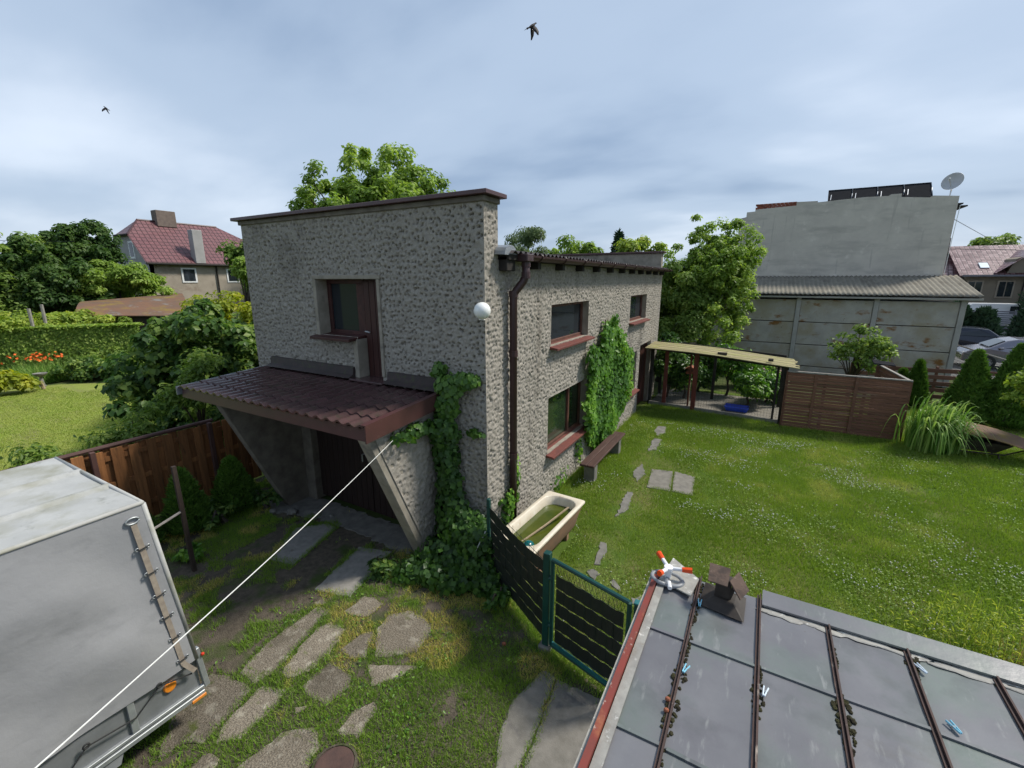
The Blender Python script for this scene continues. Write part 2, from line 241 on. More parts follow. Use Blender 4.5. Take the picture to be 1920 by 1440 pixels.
# ------------------------------------------------------------------ mesh builders
WORLD = {}
class MB:
    """Collects shapes in world space; build() links them as ONE mesh object."""
    def __init__(s): s.v = []; s.f = []
    def add(s, vs_, fs_):
        n = len(s.v); s.v += [tuple(p) for p in vs_]; s.f += [tuple(i + n for i in f) for f in fs_]; return s
    def box(s, x0, x1, y0, y1, z0, z1):
        return s.add([(x0, y0, z0), (x1, y0, z0), (x1, y1, z0), (x0, y1, z0), (x0, y0, z1), (x1, y0, z1), (x1, y1, z1), (x0, y1, z1)],
                     [(0, 3, 2, 1), (4, 5, 6, 7), (0, 1, 5, 4), (1, 2, 6, 5), (2, 3, 7, 6), (3, 0, 4, 7)])
    def bar(s, p, q, wd, ht, upv=(0, 0, 1)):
        p = Vector(p); q = Vector(q); d = (q - p).normalized(); u = Vector(upv)
        if abs(d.dot(u)) > 0.95: u = Vector((0, 1, 0))
        a = d.cross(u).normalized(); b = a.cross(d).normalized()
        o = []
        for c in (p, q):
            for sa, sb in ((-1, -1), (1, -1), (1, 1), (-1, 1)): o.append(c + a * sa * wd / 2 + b * sb * ht / 2)
        return s.add(o, [(0, 1, 2, 3), (7, 6, 5, 4), (0, 4, 5, 1), (1, 5, 6, 2), (2, 6, 7, 3), (3, 7, 4, 0)])
    def tube(s, pts, r, n=8, cap=True):
        pts = [Vector(p) for p in pts]; rs = r if isinstance(r, (list, tuple)) else [r] * len(pts)
        rings = []; prev = None
        for i, p in enumerate(pts):
            d = (pts[min(i + 1, len(pts) - 1)] - pts[max(i - 1, 0)]).normalized()
            if prev is None: a = d.orthogonal().normalized()
            else: a = (prev - d * prev.dot(d)).normalized()
            prev = a; b = d.cross(a)
            rings.append([p + (a * math.cos(t) + b * math.sin(t)) * rs[i] for t in [2 * math.pi * k / n for k in range(n)]])
        base = len(s.v); s.v += [tuple(p) for rg in rings for p in rg]
        for i in range(len(pts) - 1):
            for k in range(n): s.f.append((base + i * n + k, base + i * n + (k + 1) % n, base + (i + 1) * n + (k + 1) % n, base + (i + 1) * n + k))
        if cap: s.f.append(tuple(base + k for k in range(n))[::-1]); s.f.append(tuple(base + (len(pts) - 1) * n + k for k in range(n)))
        return s
    def lathe(s, c, prof, n=20, axis=(0, 0, 1)):
        ax = Vector(axis).normalized(); a = ax.orthogonal().normalized(); b = ax.cross(a); c = Vector(c); base = len(s.v)
        for r, h in prof:
            for k in range(n):
                t = 2 * math.pi * k / n; s.v.append(tuple(c + ax * h + (a * math.cos(t) + b * math.sin(t)) * r))
        for i in range(len(prof) - 1):
            for k in range(n): s.f.append((base + i * n + k, base + i * n + (k + 1) % n, base + (i + 1) * n + (k + 1) % n, base + (i + 1) * n + k))
        return s
    def ball(s, c, r, n=12, m=8, sq=(1, 1, 1)):
        base = len(s.v)
        for i in range(m + 1):
            ph = math.pi * i / m
            for k in range(n):
                t = 2 * math.pi * k / n; s.v.append((c[0] + r * sq[0] * math.sin(ph) * math.cos(t), c[1] + r * sq[1] * math.sin(ph) * math.sin(t), c[2] + r * sq[2] * math.cos(ph)))
        for i in range(m):
            for k in range(n): s.f.append((base + i * n + k, base + (i + 1) * n + k, base + (i + 1) * n + (k + 1) % n, base + i * n + (k + 1) % n))
        return s
    def prism(s, poly, z0, z1):
        n = len(poly); ar = sum(poly[i][0] * poly[(i + 1) % n][1] - poly[(i + 1) % n][0] * poly[i][1] for i in range(n))
        if ar < 0: poly = poly[::-1]
        return s.add([(x, y, z0) for x, y in poly] + [(x, y, z1) for x, y in poly],
                     [tuple(range(n))[::-1], tuple(range(n, 2 * n))] + [(i, (i + 1) % n, n + (i + 1) % n, n + i) for i in range(n)])
    def slab3(s, A, off):      # polygon A (3D points) extruded by vector off
        n = len(A); off = Vector(off); A = [Vector(a) for a in A]
        return s.add(A + [a + off for a in A], [tuple(range(n))[::-1], tuple(range(n, 2 * n))] + [(i, (i + 1) % n, n + (i + 1) % n, n + i) for i in range(n)])
    def quad(s, a, b, c, d): return s.add([a, b, c, d], [(0, 1, 2, 3)])
    def build(s, name, m, parent=None, bevel=0, smooth=False, seg=1):
        me = bpy.data.meshes.new(name); W = WORLD.get(parent.name if parent else None, Matrix())
        Wi = W.inverted(); me.from_pydata([Wi @ Vector(p) for p in s.v], [], s.f); me.update()
        bm = bmesh.new(); bm.from_mesh(me); bmesh.ops.recalc_face_normals(bm, faces=bm.faces); bm.to_mesh(me); bm.free()
        me.materials.append(m if not isinstance(m, str) else M[m])
        if smooth: me.polygons.foreach_set('use_smooth', [True] * len(me.polygons))
        o = bpy.data.objects.new(name, me); COL.objects.link(o); o.parent = parent; WORLD[o.name] = W
        if bevel:
            b = o.modifiers.new('bevel', 'BEVEL'); b.width = bevel; b.segments = seg; b.limit_method = 'ANGLE'; b.angle_limit = R(40)
        return o

def tag(o, label=None, cat=None, group=None, kind=None):
    if label: o['label'] = label
    if cat: o['category'] = cat
    if group: o['group'] = group
    if kind: o['kind'] = kind
    return o
def thing(name, label, cat, loc, group=None, rz=0.0):
    o = bpy.data.objects.new(name, None); COL.objects.link(o); o.location = loc; o.rotation_euler = (0, 0, rz); o.empty_display_size = 0.2
    WORLD[o.name] = Matrix.Translation(loc) @ Matrix.Rotation(rz, 4, 'Z'); return tag(o, label, cat, group)
def piece(name, me, parent, loc, rot=(0, 0, 0), scl=(1, 1, 1)):
    """a repeated piece sharing mesh data; loc/rot in world space, parent unrotated"""
    o = bpy.data.objects.new(name, me); COL.objects.link(o); o.parent = parent
    o.location = WORLD[parent.name].inverted() @ Vector(loc); o.rotation_euler = rot; o.scale = scl; return o
def boxmesh(name, sx, sy, sz, m, bevel=0.004):
    bm = bmesh.new(); bmesh.ops.create_cube(bm, size=1.0)
    for v in bm.verts: v.co = (v.co.x * sx, v.co.y * sy, v.co.z * sz)
    if bevel: bmesh.ops.bevel(bm, geom=bm.edges[:], offset=bevel, segments=1, affect='EDGES')
    me = bpy.data.meshes.new(name); bm.to_mesh(me); bm.free(); me.materials.append(M[m]); return me

def np_mesh(name, V, F, m, parent=None, tint=None, smooth=False):
    V = np.asarray(V, np.float32); F = np.asarray(F, np.int32)
    W = WORLD.get(parent.name if parent else None, Matrix())
    if parent is not None:
        Wi = np.array(W.inverted()); V = (V @ Wi[:3, :3].T + Wi[:3, 3]).astype(np.float32)
    me = bpy.data.meshes.new(name); k = F.shape[1]
    me.vertices.add(len(V)); me.vertices.foreach_set('co', V.ravel()); me.loops.add(F.size); me.loops.foreach_set('vertex_index', F.ravel())
    me.polygons.add(len(F)); me.polygons.foreach_set('loop_start', np.arange(0, F.size, k, dtype=np.int32))
    me.update(calc_edges=True)
    if smooth: me.polygons.foreach_set('use_smooth', np.ones(len(F), bool))
    if tint is not None:
        a = me.attributes.new('tint', 'FLOAT', 'POINT'); a.data.foreach_set('value', np.asarray(tint, np.float32))
    me.materials.append(M[m]); o = bpy.data.objects.new(name, me); COL.objects.link(o); o.parent = parent; WORLD[o.name] = W
    return o

def vnoise(x, y, s, seed=0):
    x = np.asarray(x, float) / s; y = np.asarray(y, float) / s; xi = np.floor(x).astype(np.int64); yi = np.floor(y).astype(np.int64); fx = x - xi; fy = y - yi
    def h(a, b):
        n = (a * 374761393 + b * 668265263 + seed * 1442695041) & 0x7fffffff; n = (n ^ (n >> 13)) * 1274126177 & 0x7fffffff; return ((n ^ (n >> 16)) & 0xffff) / 65535.0
    fx = fx * fx * (3 - 2 * fx); fy = fy * fy * (3 - 2 * fy)
    return (h(xi, yi) * (1 - fx) + h(xi + 1, yi) * fx) * (1 - fy) + (h(xi, yi + 1) * (1 - fx) + h(xi + 1, yi + 1) * fx) * fy
def fbm(x, y, s, seed=0): return 0.55 * vnoise(x, y, s, seed) + 0.28 * vnoise(x, y, s / 2.1, seed + 1) + 0.17 * vnoise(x, y, s / 4.3, seed + 2)
def inpoly(x, y, P):
    r = np.zeros(len(x), bool); n = len(P)
    for i in range(n):
        x0, y0 = P[i]; x1, y1 = P[(i + 1) % n]
        if y0 == y1: continue
        c = ((y0 > y) != (y1 > y)) & (x < (x1 - x0) * (y - y0) / (y1 - y0) + x0); r ^= c
    return r

def norm(a): return a / np.maximum(np.linalg.norm(a, axis=1, keepdims=True), 1e-9)
def leaf_arrays(P, Nn, L, wr=0.55, droop=0.35, fold=0.12, up=None):
    n = len(P); rd = norm(rng.normal(size=(n, 3)))
    t = rd - Nn * np.sum(rd * Nn, 1, keepdims=True); t = norm(t) ; t[:, 2] -= droop
    if up is not None: t = norm(t * (1 - up) + np.array([0, 0, 1.0]) * up + Nn * 0.35)
    t = norm(t); b = norm(np.cross(t, Nn + 1e-6)); nn = np.cross(b, t)
    L = np.broadcast_to(L, (n,))[:, None]
    mid = P + t * L * 0.45
    v0 = P; v1 = mid + b * L * wr * 0.5 + nn * L * fold; v2 = P + t * L; v3 = mid - b * L * wr * 0.5 + nn * L * fold
    V = np.stack([v0, v1, v2, v3], 1).reshape(-1, 3); i = np.arange(n)[:, None] * 4
    F = np.concatenate([i + np.array([[0, 1, 2]]), i + np.array([[0, 2, 3]])], 0)
    return V, F
def leaves(name, P, Nn, L, m, parent=None, tint=None, **k):
    n = len(P); V, F = leaf_arrays(P, Nn, L, **k)
    if tint is None: tint = rng.random(n)
    return np_mesh(name, V, F, m, parent, np.repeat(np.clip(tint, 0, 1), 4))
def rdir(n): return norm(rng.normal(size=(n, 3)))

def clumps(c, rad, n, inner=0.45, flat=0.0):
    # a crown of uneven lobes: each lobe holds some of the leaf clumps, a few clumps stand out on their own
    nl = max(6, n // 6); ld = rdir(nl); ld[:, 2] = np.where(ld[:, 2] < -0.45, -ld[:, 2], ld[:, 2])
    lc = ld * (0.38 + 0.40 * rng.random(nl))[:, None]; ls = 0.22 + 0.24 * rng.random(nl); w_ = rng.integers(0, nl, n)
    p = lc[w_] + rdir(n) * (ls[w_] * rng.random(n) ** 0.45)[:, None]
    st = rng.random(n) < 0.10; p = np.where(st[:, None], norm(p) * (0.88 + 0.22 * rng.random(n))[:, None], p)
    return np.asarray(c) + p * np.asarray(rad) * 1.12
def crown_points(c, rad, nc, per, cr, inner=0.45):
    C = clumps(c, rad, nc, inner); cl = np.repeat(np.arange(nc), per)
    crs = cr * (0.45 + 0.9 * rng.random(nc)); d = rdir(nc * per); d[:, 2] *= 0.75
    P = C[cl] + d * (crs[cl] * rng.random(nc * per) ** 0.45)[:, None]
    Nn = norm(d * 0.7 + np.array([0, 0, 0.6]) + rdir(len(P)) * 0.5)
    tb = (rng.random(nc) * 0.5)[cl] + rng.random(len(P)) * 0.5
    return P, Nn, tb, C
def tree(name, label, cat, base, c, rad, nc, per, cr, L, m, group=None, trunk=0.16, inner=0.45, limbs=7, **k):
    t = thing(name, label, cat, base, group)
    P, Nn, tb, C = crown_points(c, rad, nc, per, cr, inner)
    leaves('crown', P, Nn, L * (0.7 + 0.6 * rng.random(len(P))), m, t, tb, **k)
    mb = MB(); b = Vector(base); cc = Vector(c); fork = b.lerp(cc, 0.55)
    mb.tube([b, b.lerp(fork, 0.5) + Vector((0.05, 0.03, 0)), fork, cc], [trunk, trunk * 0.8, trunk * 0.65, trunk * 0.25], 8)
    for i in range(min(limbs, nc)):
        e_ = Vector(C[i]); mb.tube([fork, fork.lerp(e_, 0.5) + Vector((0, 0, 0.15)), e_], [trunk * 0.4, trunk * 0.25, trunk * 0.08], 5)
    mb.build('trunk', 'bark', t, smooth=True)
    return t
def bush(name, label, cat, base, c, rad, nc, per, cr, L, m, group=None, stems=6, inner=0.3, **k):
    return tree(name, label, cat, base, c, rad, nc, per, cr, L, m, group, trunk=0.05, inner=inner, limbs=stems, **k)
def conifer(name, label, base, h, r, n, L, m, group=None, cat='conifer', lean=0.0, power=0.8, wr=0.3, up=0.55):
    t = thing(name, label, cat, base, group)
    z = rng.random(n) ** 1.25; ang = rng.random(n) * 2 * math.pi
    lump = 0.66 + 0.40 * vnoise(ang * 2.6 + 9 + base[0] * 7, z * h * 5, 1.0, 5) + 0.26 * vnoise(ang * 7 + base[0] * 3, z * h * 14, 1.0, 6)
    rr = r * (1 - z) ** power * lump * (0.72 + 0.28 * rng.random(n) ** 0.4) * np.minimum(1, 0.55 + z * 5)
    P = np.stack([base[0] + rr * np.cos(ang) + lean * z * h, base[1] + rr * np.sin(ang), base[2] + 0.04 + z * h * 0.97], 1)
    Nn = norm(np.stack([np.cos(ang), np.sin(ang), np.full(n, 0.35)], 1) + rdir(n) * 0.35)
    leaves('crown', P, Nn, L * (0.7 + 0.6 * rng.random(n)), m, t, 0.25 + 0.5 * rng.random(n) + 0.2 * z, wr=wr, droop=0.0, up=up)
    MB().tube([base, (base[0] + lean * h * 0.9, base[1], base[2] + h * 0.92)], [max(0.03, r * 0.09), 0.01], 7).build('trunk', 'bark', t)
    # dark inner twig core so the crown is not hollow
    mb = MB()
    for i in range(26):
        q = 0.08 + 0.8 * i / 26; a = i * 2.4; rr_ = r * (1 - q) ** power * 0.7
        mb.tube([(base[0] + lean * h * q, base[1], base[2] + q * h), (base[0] + lean * h * q + rr_ * math.cos(a), base[1] + rr_ * math.sin(a), base[2] + q * h + 0.12 * h)], [0.014, 0.004], 4)
    mb.build('branches', 'bark', t)
    return t
def blades(name, x, y, h, wd, m, parent=None, tint=None, z=0.0, lean=0.5):
    n = len(x); a = rng.random(n) * 2 * math.pi; b = rng.random(n) * 2 * math.pi; l = lean * h * rng.random(n)
    z = np.broadcast_to(z, (n,))
    dx, dy = np.cos(a) * wd / 2, np.sin(a) * wd / 2
    V = np.stack([np.stack([x - dx, y - dy, z - 0.004], 1), np.stack([x + dx, y + dy, z - 0.004], 1), np.stack([x + np.cos(b) * l, y + np.sin(b) * l, z + h], 1)], 1).reshape(-1, 3)
    F = np.arange(3 * n).reshape(-1, 3)
    if tint is None: tint = rng.random(n)
    return np_mesh(name, V, F, m, parent, np.repeat(np.clip(tint, 0, 1), 3))

def rough_sheet(name, fmap, ul, vl, res, holes, m, parent, depth=0.05, spacing=0.105, seed=1, umask=None):
    """Thrown-on plaster: a fine grid pushed in at irregular pits. fmap(u, v, d) -> xyz, d outward."""
    ue = sorted({0.0, ul} | {h[0] for h in holes} | {h[1] for h in holes}); ve = sorted({0.0, vl} | {h[2] for h in holes} | {h[3] for h in holes})
    def ax(ed):
        o = []
        for a, b in zip(ed[:-1], ed[1:]): o.append(np.linspace(a, b, max(2, int(math.ceil((b - a) / res)) + 1))[:-1])
        return np.concatenate(o + [np.array([ed[-1]])])
    us, vs_ = ax(ue), ax(ve); U, Vv = np.meshgrid(us, vs_, indexing='ij'); r = np.random.default_rng(seed)
    gu, gv = int(ul / spacing) + 4, int(vl / spacing) + 4
    ju = r.random((gu, gv)) * 0.66 - 0.33; jv = r.random((gu, gv)) * 0.66 - 0.33; rad = 0.17 + 0.15 * r.random((gu, gv)); dep = 0.45 + 0.55 * r.random((gu, gv)); dep *= (r.random((gu, gv)) > 0.06); th = r.random((gu, gv)) * math.pi
    cu = np.floor(U / spacing).astype(int) + 1; cv = np.floor(Vv / spacing).astype(int) + 1; D = np.zeros_like(U)
    for i in (-1, 0, 1):
        for j in (-1, 0, 1):
            a = np.clip(cu + i, 0, gu - 1); b = np.clip(cv + j, 0, gv - 1)
            du = U / spacing - (a - 0.5 + ju[a, b] + 0.5 * (b % 2) - 0.25); dv = Vv / spacing - (b - 0.5 + jv[a, b]); c_, s_ = np.cos(th[a, b]), np.sin(th[a, b])
            q = np.sqrt((du * c_ + dv * s_) ** 2 + ((-du * s_ + dv * c_) * 1.7) ** 2) / rad[a, b]
            D = np.maximum(D, np.clip((1.25 - q) / 0.80, 0, 1) ** 1.1 * dep[a, b])
    D = D * (0.85 + 0.45 * fbm(U, Vv, 0.7, seed + 9)); D = -D * depth + (fbm(U * 1.0, Vv, 0.05, seed) - 0.5) * 0.036 + (fbm(U, Vv, 0.5, seed + 4) - 0.5) * 0.02 + (r.random(U.shape) - 0.5) * 0.008
    edge = np.minimum(np.minimum(U, ul - U), np.minimum(Vv, vl - Vv))
    for h in holes: edge = np.minimum(edge, np.maximum(np.maximum(h[0] - U, U - h[1]), np.maximum(h[2] - Vv, Vv - h[3])).clip(0))
    D = D * np.clip(edge / 0.035, 0, 1)
    X, Y, Z = fmap(U, Vv, D); V = np.stack([X, Y, Z], -1).reshape(-1, 3)
    nu, nv = U.shape; idx = np.arange(nu * nv).reshape(nu, nv)
    F = np.stack([idx[:-1, :-1], idx[1:, :-1], idx[1:, 1:], idx[:-1, 1:]], -1)
    mu = (U[:-1, :-1] + U[1:, 1:]) / 2; mv = (Vv[:-1, :-1] + Vv[1:, 1:]) / 2; keep = np.ones(mu.shape, bool)
    for h in holes: keep &= ~((mu > h[0]) & (mu < h[1]) & (mv > h[2]) & (mv < h[3]))
    return np_mesh(name, V, F[keep].reshape(-1, 4), m, parent)

# ================================================================== SETTING
def sheet(name, poly, z, m, label=None):
    mb = MB(); mb.add([(x, y, z) for x, y in poly], [tuple(range(len(poly)))]); o = mb.build(name, m)
    return tag(o, kind='structure')
sheet('ground', [(-900, -900), (900, -900), (900, 900), (-900, 900)], -0.02, 'ground_far')
driveway = sheet('driveway', [(-8.95, -3), (-0.42, -3), (-0.42, 2.9), (-0.75, 3.6), (-1.75, 3.88), (-3.1, 4.7), (-3.24, 5.0), (-8.95, 5.0)], 0.0, 'soil')
sheet('lawn', [(-3.4, 4.85), (-3.1, 4.7), (-1.75, 3.88), (-0.75, 3.6), (-0.42, 2.9), (-0.42, -3), (14, -3), (14, 18), (-3.4, 18)], -0.004, 'lawn_ground')
sheet('neighbour_lawn', [(-9.0, -4), (-9.0, 6.5), (-12, 7.5), (-22.6, 7.6), (-24.5, 6.2), (-26, 3), (-27, -6)], -0.008, 'neighbour_lawn_ground')
sheet('street', [(7.4, 26), (60, 22), (80, 56), (14, 57), (9, 40)], -0.006, 'asphalt')

SLABS = [[(-6.53,4.07),(-6.18,4.43),(-5.93,4.44),(-5.84,4.09),(-5.64,3.41),(-6.06,3.32)],
[(-5.16,4.22),(-4.62,4.37),(-4.55,4.08),(-4.37,3.36),(-4.65,3.28),(-4.91,3.21)],
[(-4.60,3.02),(-4.41,3.08),(-4.25,2.51),(-4.15,2.14),(-4.20,1.97),(-4.47,1.96),(-4.60,2.35)],
[(-4.22,2.92),(-3.95,2.95),(-3.84,2.59),(-3.83,2.32),(-3.94,2.18),(-4.07,2.19),(-4.19,2.47),(-4.27,2.77)],
[(-3.74,2.54),(-3.39,2.54),(-3.30,2.41),(-3.33,2.16),(-3.60,2.15),(-3.74,2.19)],
[(-3.69,3.35),(-3.51,3.56),(-3.20,3.54),(-3.05,3.46),(-2.99,3.10),(-3.21,2.90),(-3.37,2.82),(-3.64,3.12)],
[(-3.79,2.69),(-3.76,2.97),(-3.65,3.10),(-3.56,2.93),(-3.44,2.76),(-3.55,2.68)],
[(-3.35,2.71),(-3.06,2.88),(-2.85,2.97),(-2.94,2.76),(-3.11,2.54)],
[(-4.21,3.12),(-4.21,3.46),(-4.06,3.51),(-3.89,3.47),(-3.89,3.20),(-4.07,3.14)],
[(-4.48,1.33),(-4.63,1.59),(-4.73,1.82),(-4.59,1.86),(-4.25,1.93),(-4.15,1.89),(-4.05,1.62),(-4.01,1.37),(-4.14,1.29),(-4.20,1.10)],
[(-4.11,1.99),(-3.85,2.07),(-3.77,1.97),(-3.76,1.56),(-3.90,1.43),(-4.02,1.56)],
[(-3.23,1.98),(-3.05,1.87),(-2.99,1.71),(-2.93,1.57),(-3.44,1.29),(-3.51,1.42),(-3.50,1.61),(-3.44,1.84)],
[(-3.06,2.23),(-2.96,2.45),(-2.88,2.41),(-2.80,2.10),(-3.03,2.02)],
[(-3.90,1.34),(-3.74,1.39),(-3.68,1.32),(-3.68,1.23),(-3.83,1.14),(-3.87,1.21)],
[(-3.60,2.00),(-3.49,2.07),(-3.47,2.03),(-3.54,1.97)],
[(-4.67,3.05),(-4.67,3.17),(-4.53,3.13),(-4.62,3.03)],
[(-1.77,3.13),(-1.64,3.60),(-1.50,3.58),(-1.42,2.95),(-1.40,2.61),(-1.42,2.43),(-1.55,2.36),(-1.58,2.51),(-1.70,2.75)],
[(-1.49,3.57),(-0.92,3.58),(-0.77,3.37),(-0.74,2.86),(-1.38,2.45),(-1.38,2.62),(-1.40,2.94)]]
STEPS = [[(-1.80,9.50),(-1.37,9.61),(-1.24,8.59),(-1.69,8.54)], [(-1.34,9.63),(-0.91,9.53),(-0.83,8.61),(-1.22,8.60)],
[(-2.35,12.23),(-2.30,12.67),(-2.08,12.69),(-2.01,12.04),(-2.17,11.76)], [(-2.16,10.98),(-2.20,11.56),(-2.00,11.58),(-1.96,10.77),(-2.13,10.53)],
[(-2.14,9.15),(-2.06,9.71),(-1.88,9.18),(-1.94,8.69)], [(-1.96,7.59),(-2.00,8.13),(-1.86,8.21),(-1.79,7.51),(-1.90,7.12)],
[(-1.84,5.77),(-1.87,6.23),(-1.77,6.23),(-1.74,6.06),(-1.70,5.64),(-1.81,5.62)], [(-1.82,5.37),(-1.75,5.52),(-1.65,5.46),(-1.67,5.29)],
[(-1.46,5.34),(-1.43,5.43),(-1.30,5.32),(-1.29,5.21)], [(-1.13,5.17),(-1.03,5.26),(-0.98,5.12),(-1.06,5.04)]]
def ragged(poly, amp, step=0.06):
    o = []
    for i in range(len(poly)):
        a = Vector(poly[i]); b = Vector(poly[(i + 1) % len(poly)]); n = max(1, int((b - a).length / step))
        for k in range(n):
            p = a.lerp(b, k / n); o.append((p.x + random.uniform(-amp, amp), p.y + random.uniform(-amp, amp)))
    return o
for i, s in enumerate(SLABS):
    z1 = 0.002 if i in (0, 1, 16) else 0.002 + 0.008 * random.random()
    MB().prism(ragged(s, 0.012 if i < 2 or i > 15 else 0.017), -0.03, z1 + 0.008).build('paving_slab', 'slab_pale' if i < 2 else 'slab_smooth' if i in (16, 17) else 'slab_stone', driveway, bevel=0.008)
lawn_o = bpy.data.objects['lawn']
for i, s in enumerate(STEPS):
    MB().prism(ragged(s, 0.006 if i < 2 else 0.03), -0.03, 0.012).build('stepping_stone', 'slab_smooth' if i < 2 else 'concrete', lawn_o, bevel=0.006)
MB().prism(ragged([(-8.1, 4.5), (-7.4, 4.2), (-6.5, 4.45), (-5.6, 4.5), (-4.6, 4.42), (-4.2, 4.5), (-4.15, 4.98), (-8.2, 4.98)], 0.04), -0.03, 0.014).build('threshold_slab', 'concrete', driveway, bevel=0.008)

# ================================================================== GARAGE
XR, XL, YF, YB, ZT, ZE = -3.24, -8.54, 5.0, 16.3, 5.07, 4.36
g = thing('garage', 'two storey garage in grey pitted plaster with a brown canopy over its doors', 'garage', (-5.9, 5.0, 0))
fh = [(XL, -6.58, 0, 0)]
u0 = lambda x: x - XL
front_holes = [(u0(-6.58), u0(-5.70), 3.20, 4.11), (u0(-5.70), u0(-5.19), 2.52, 4.11), (u0(-7.22), u0(-4.22), 0.0, 2.20)]
rough_sheet('front_wall', lambda u, v, d: (XL + u, YF - d, v), XR - XL, ZT, 0.0135, front_holes, 'render', g, seed=3, depth=0.10, spacing=0.080)
side_holes = [(7.12 - YF, 9.01 - YF, 2.96, 3.68), (7.06 - YF, 9.05 - YF, 0.94, 2.01), (12.33 - YF, 14.2 - YF, 2.95, 3.68), (11.95 - YF, 13.4 - YF, 0.86, 2.02), (13.78 - YF, 15.25 - YF, 0.0, 2.13), (10.7 - YF, 11.5 - YF, 0.0, 1.95)]
rough_sheet('side_wall', lambda u, v, d: (XR + d, YF + u, v), YB - YF, ZE, 0.0175, side_holes, 'render', g, depth=0.075, spacing=0.070, seed=8)
rough_sheet('parapet_end', lambda u, v, d: (XR + d, YF + u, ZE + v), 0.34, ZT - ZE, 0.0175, [], 'render', g, seed=5, depth=0.07, spacing=0.07)
mb = MB(); mb.box(XL, XR - 0.35, YF + 0.35, YB, 0, ZE - 0.05); mb.build('dark_interior_box', 'interior', g)  # added near-black box: stands for the unlit rooms and stops light leaks
mb = MB(); mb.quad((XL, YF, 0), (XL, YB, 0), (XL, YB, 4.9), (XL, YF, ZT)); mb.quad((XL, YB, 0), (XR, YB, 0), (XR, YB, 4.4), (XL, YB, 4.9)); mb.build('rear_wall', 'smooth_plaster', g)
mb = MB(); mb.quad((XL, YF + 0.34, 4.3), (XR, YF + 0.34, 4.3), (XR, YF + 0.34, ZT), (XL, YF + 0.34, ZT)); mb.build('parapet_back', 'smooth_plaster', g)
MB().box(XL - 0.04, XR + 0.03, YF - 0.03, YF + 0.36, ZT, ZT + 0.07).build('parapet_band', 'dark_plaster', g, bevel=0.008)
cop = MB(); cop.slab3([(XL - 0.14, YF - 0.10, ZT + 0.072), (XR + 0.10, YF - 0.10, ZT + 0.072), (XR + 0.10, YF + 0.42, ZT + 0.072), (XL - 0.14, YF + 0.42, ZT + 0.072)], (0, 0, 0.055)); cop.build('coping', 'brown_fascia', g, bevel=0.006)
# reveals of openings
def reveal(parent, m, x0=None, x1=None, y0=None, y1=None, z0=0, z1=1, depth=0.2, front=True, bottom=True):
    mb = MB()
    if front:
        a, b, c, d = (x0, YF, z0), (x1, YF, z0), (x1, YF, z1), (x0, YF, z1); o = Vector((0, depth, 0))
    else:
        a, b, c, d = (XR, y0, z0), (XR, y1, z0), (XR, y1, z1), (XR, y0, z1); o = Vector((-depth, 0, 0))
    prs = [(b, c), (c, d), (d, a)] + ([(a, b)] if bottom else [])
    for p, q in prs: mb.quad(p, q, Vector(q) + o, Vector(p) + o)
    return mb.build('reveal', m, parent)
def window(y0, y1, z0, z1, mull=(), glass='glass_dark', sill='sill_red', depth=0.16):
    reveal(g, 'smooth_plaster', y0=y0, y1=y1, z0=z0, z1=z1, front=False, depth=depth + 0.1)
    xw = XR - depth; wn = MB()
    for a, b in ((z0, z0 + 0.06), (z1 - 0.06, z1)): wn.box(xw - 0.03, xw + 0.03, y0, y1, a, b)
    for a, b in ((y0, y0 + 0.06), (y1 - 0.06, y1)): wn.box(xw - 0.03, xw + 0.03, a, b, z0 + 0.06, z1 - 0.06)
    for mm in mull: wn.box(xw - 0.028, xw + 0.036, mm - 0.035, mm + 0.035, z0 + 0.06, z1 - 0.06)
    wn_o = wn.build('window', 'frame_wood', g, bevel=0.005)
    cuts = [y0 + 0.06] + [v for mm in mull for v in (mm - 0.035, mm + 0.035)] + [y1 - 0.06]
    for a, b in zip(cuts[::2], cuts[1::2]): MB().box(xw - 0.012, xw - 0.004, a, b, z0 + 0.06, z1 - 0.06).build('pane', glass, wn_o)
    MB().slab3([(xw, y0 - 0.04, z0 + 0.012), (XR + 0.15, y0 - 0.04, z0 - 0.035), (XR + 0.15, y0 - 0.04, z0 - 0.075), (xw, y0 - 0.04, z0 - 0.028)], (0, y1 - y0 + 0.08, 0)).build('sill', sill, wn_o, bevel=0.004)
    return wn_o
window(7.12, 9.01, 2.96, 3.68)
window(7.06, 9.05, 0.94, 2.01, mull=(8.35,), glass='glass_green_reflection')
window(12.33, 14.2, 2.95, 3.68)
window(11.95, 13.4, 0.86, 2.02, mull=(12.6,))
def plank_door(name, m, y0, y1, z1, n):
    reveal(g, 'smooth_plaster', y0=y0, y1=y1, z0=0, z1=z1, front=False, depth=0.25, bottom=False)
    fr = MB()
    for a, b in ((y0, y0 + 0.07), (y1 - 0.07, y1)): fr.box(XR - 0.22, XR - 0.12, a, b, 0, z1)
    fr.box(XR - 0.22, XR - 0.12, y0 + 0.07, y1 - 0.07, z1 - 0.07, z1); d = fr.build(name, 'frame_wood', g)
    wd = (y1 - y0 - 0.14) / n; me = boxmesh('plank', 0.03, wd - 0.008, z1 - 0.09, m)
    for i in range(n): piece('plank', me, d, (XR - 0.18, y0 + 0.07 + wd * (i + 0.5), (z1 - 0.07) / 2 + 0.01))
    MB().box(XR - 0.16, XR - 0.11, y0 + 0.14, y0 + 0.17, 1.0, 1.06).build('handle', 'galvanised', d)
plank_door('side_door', 'door_brown', 13.78, 15.25, 2.13, 7); plank_door('side_door', 'door_brown', 10.7, 11.5, 1.95, 6)
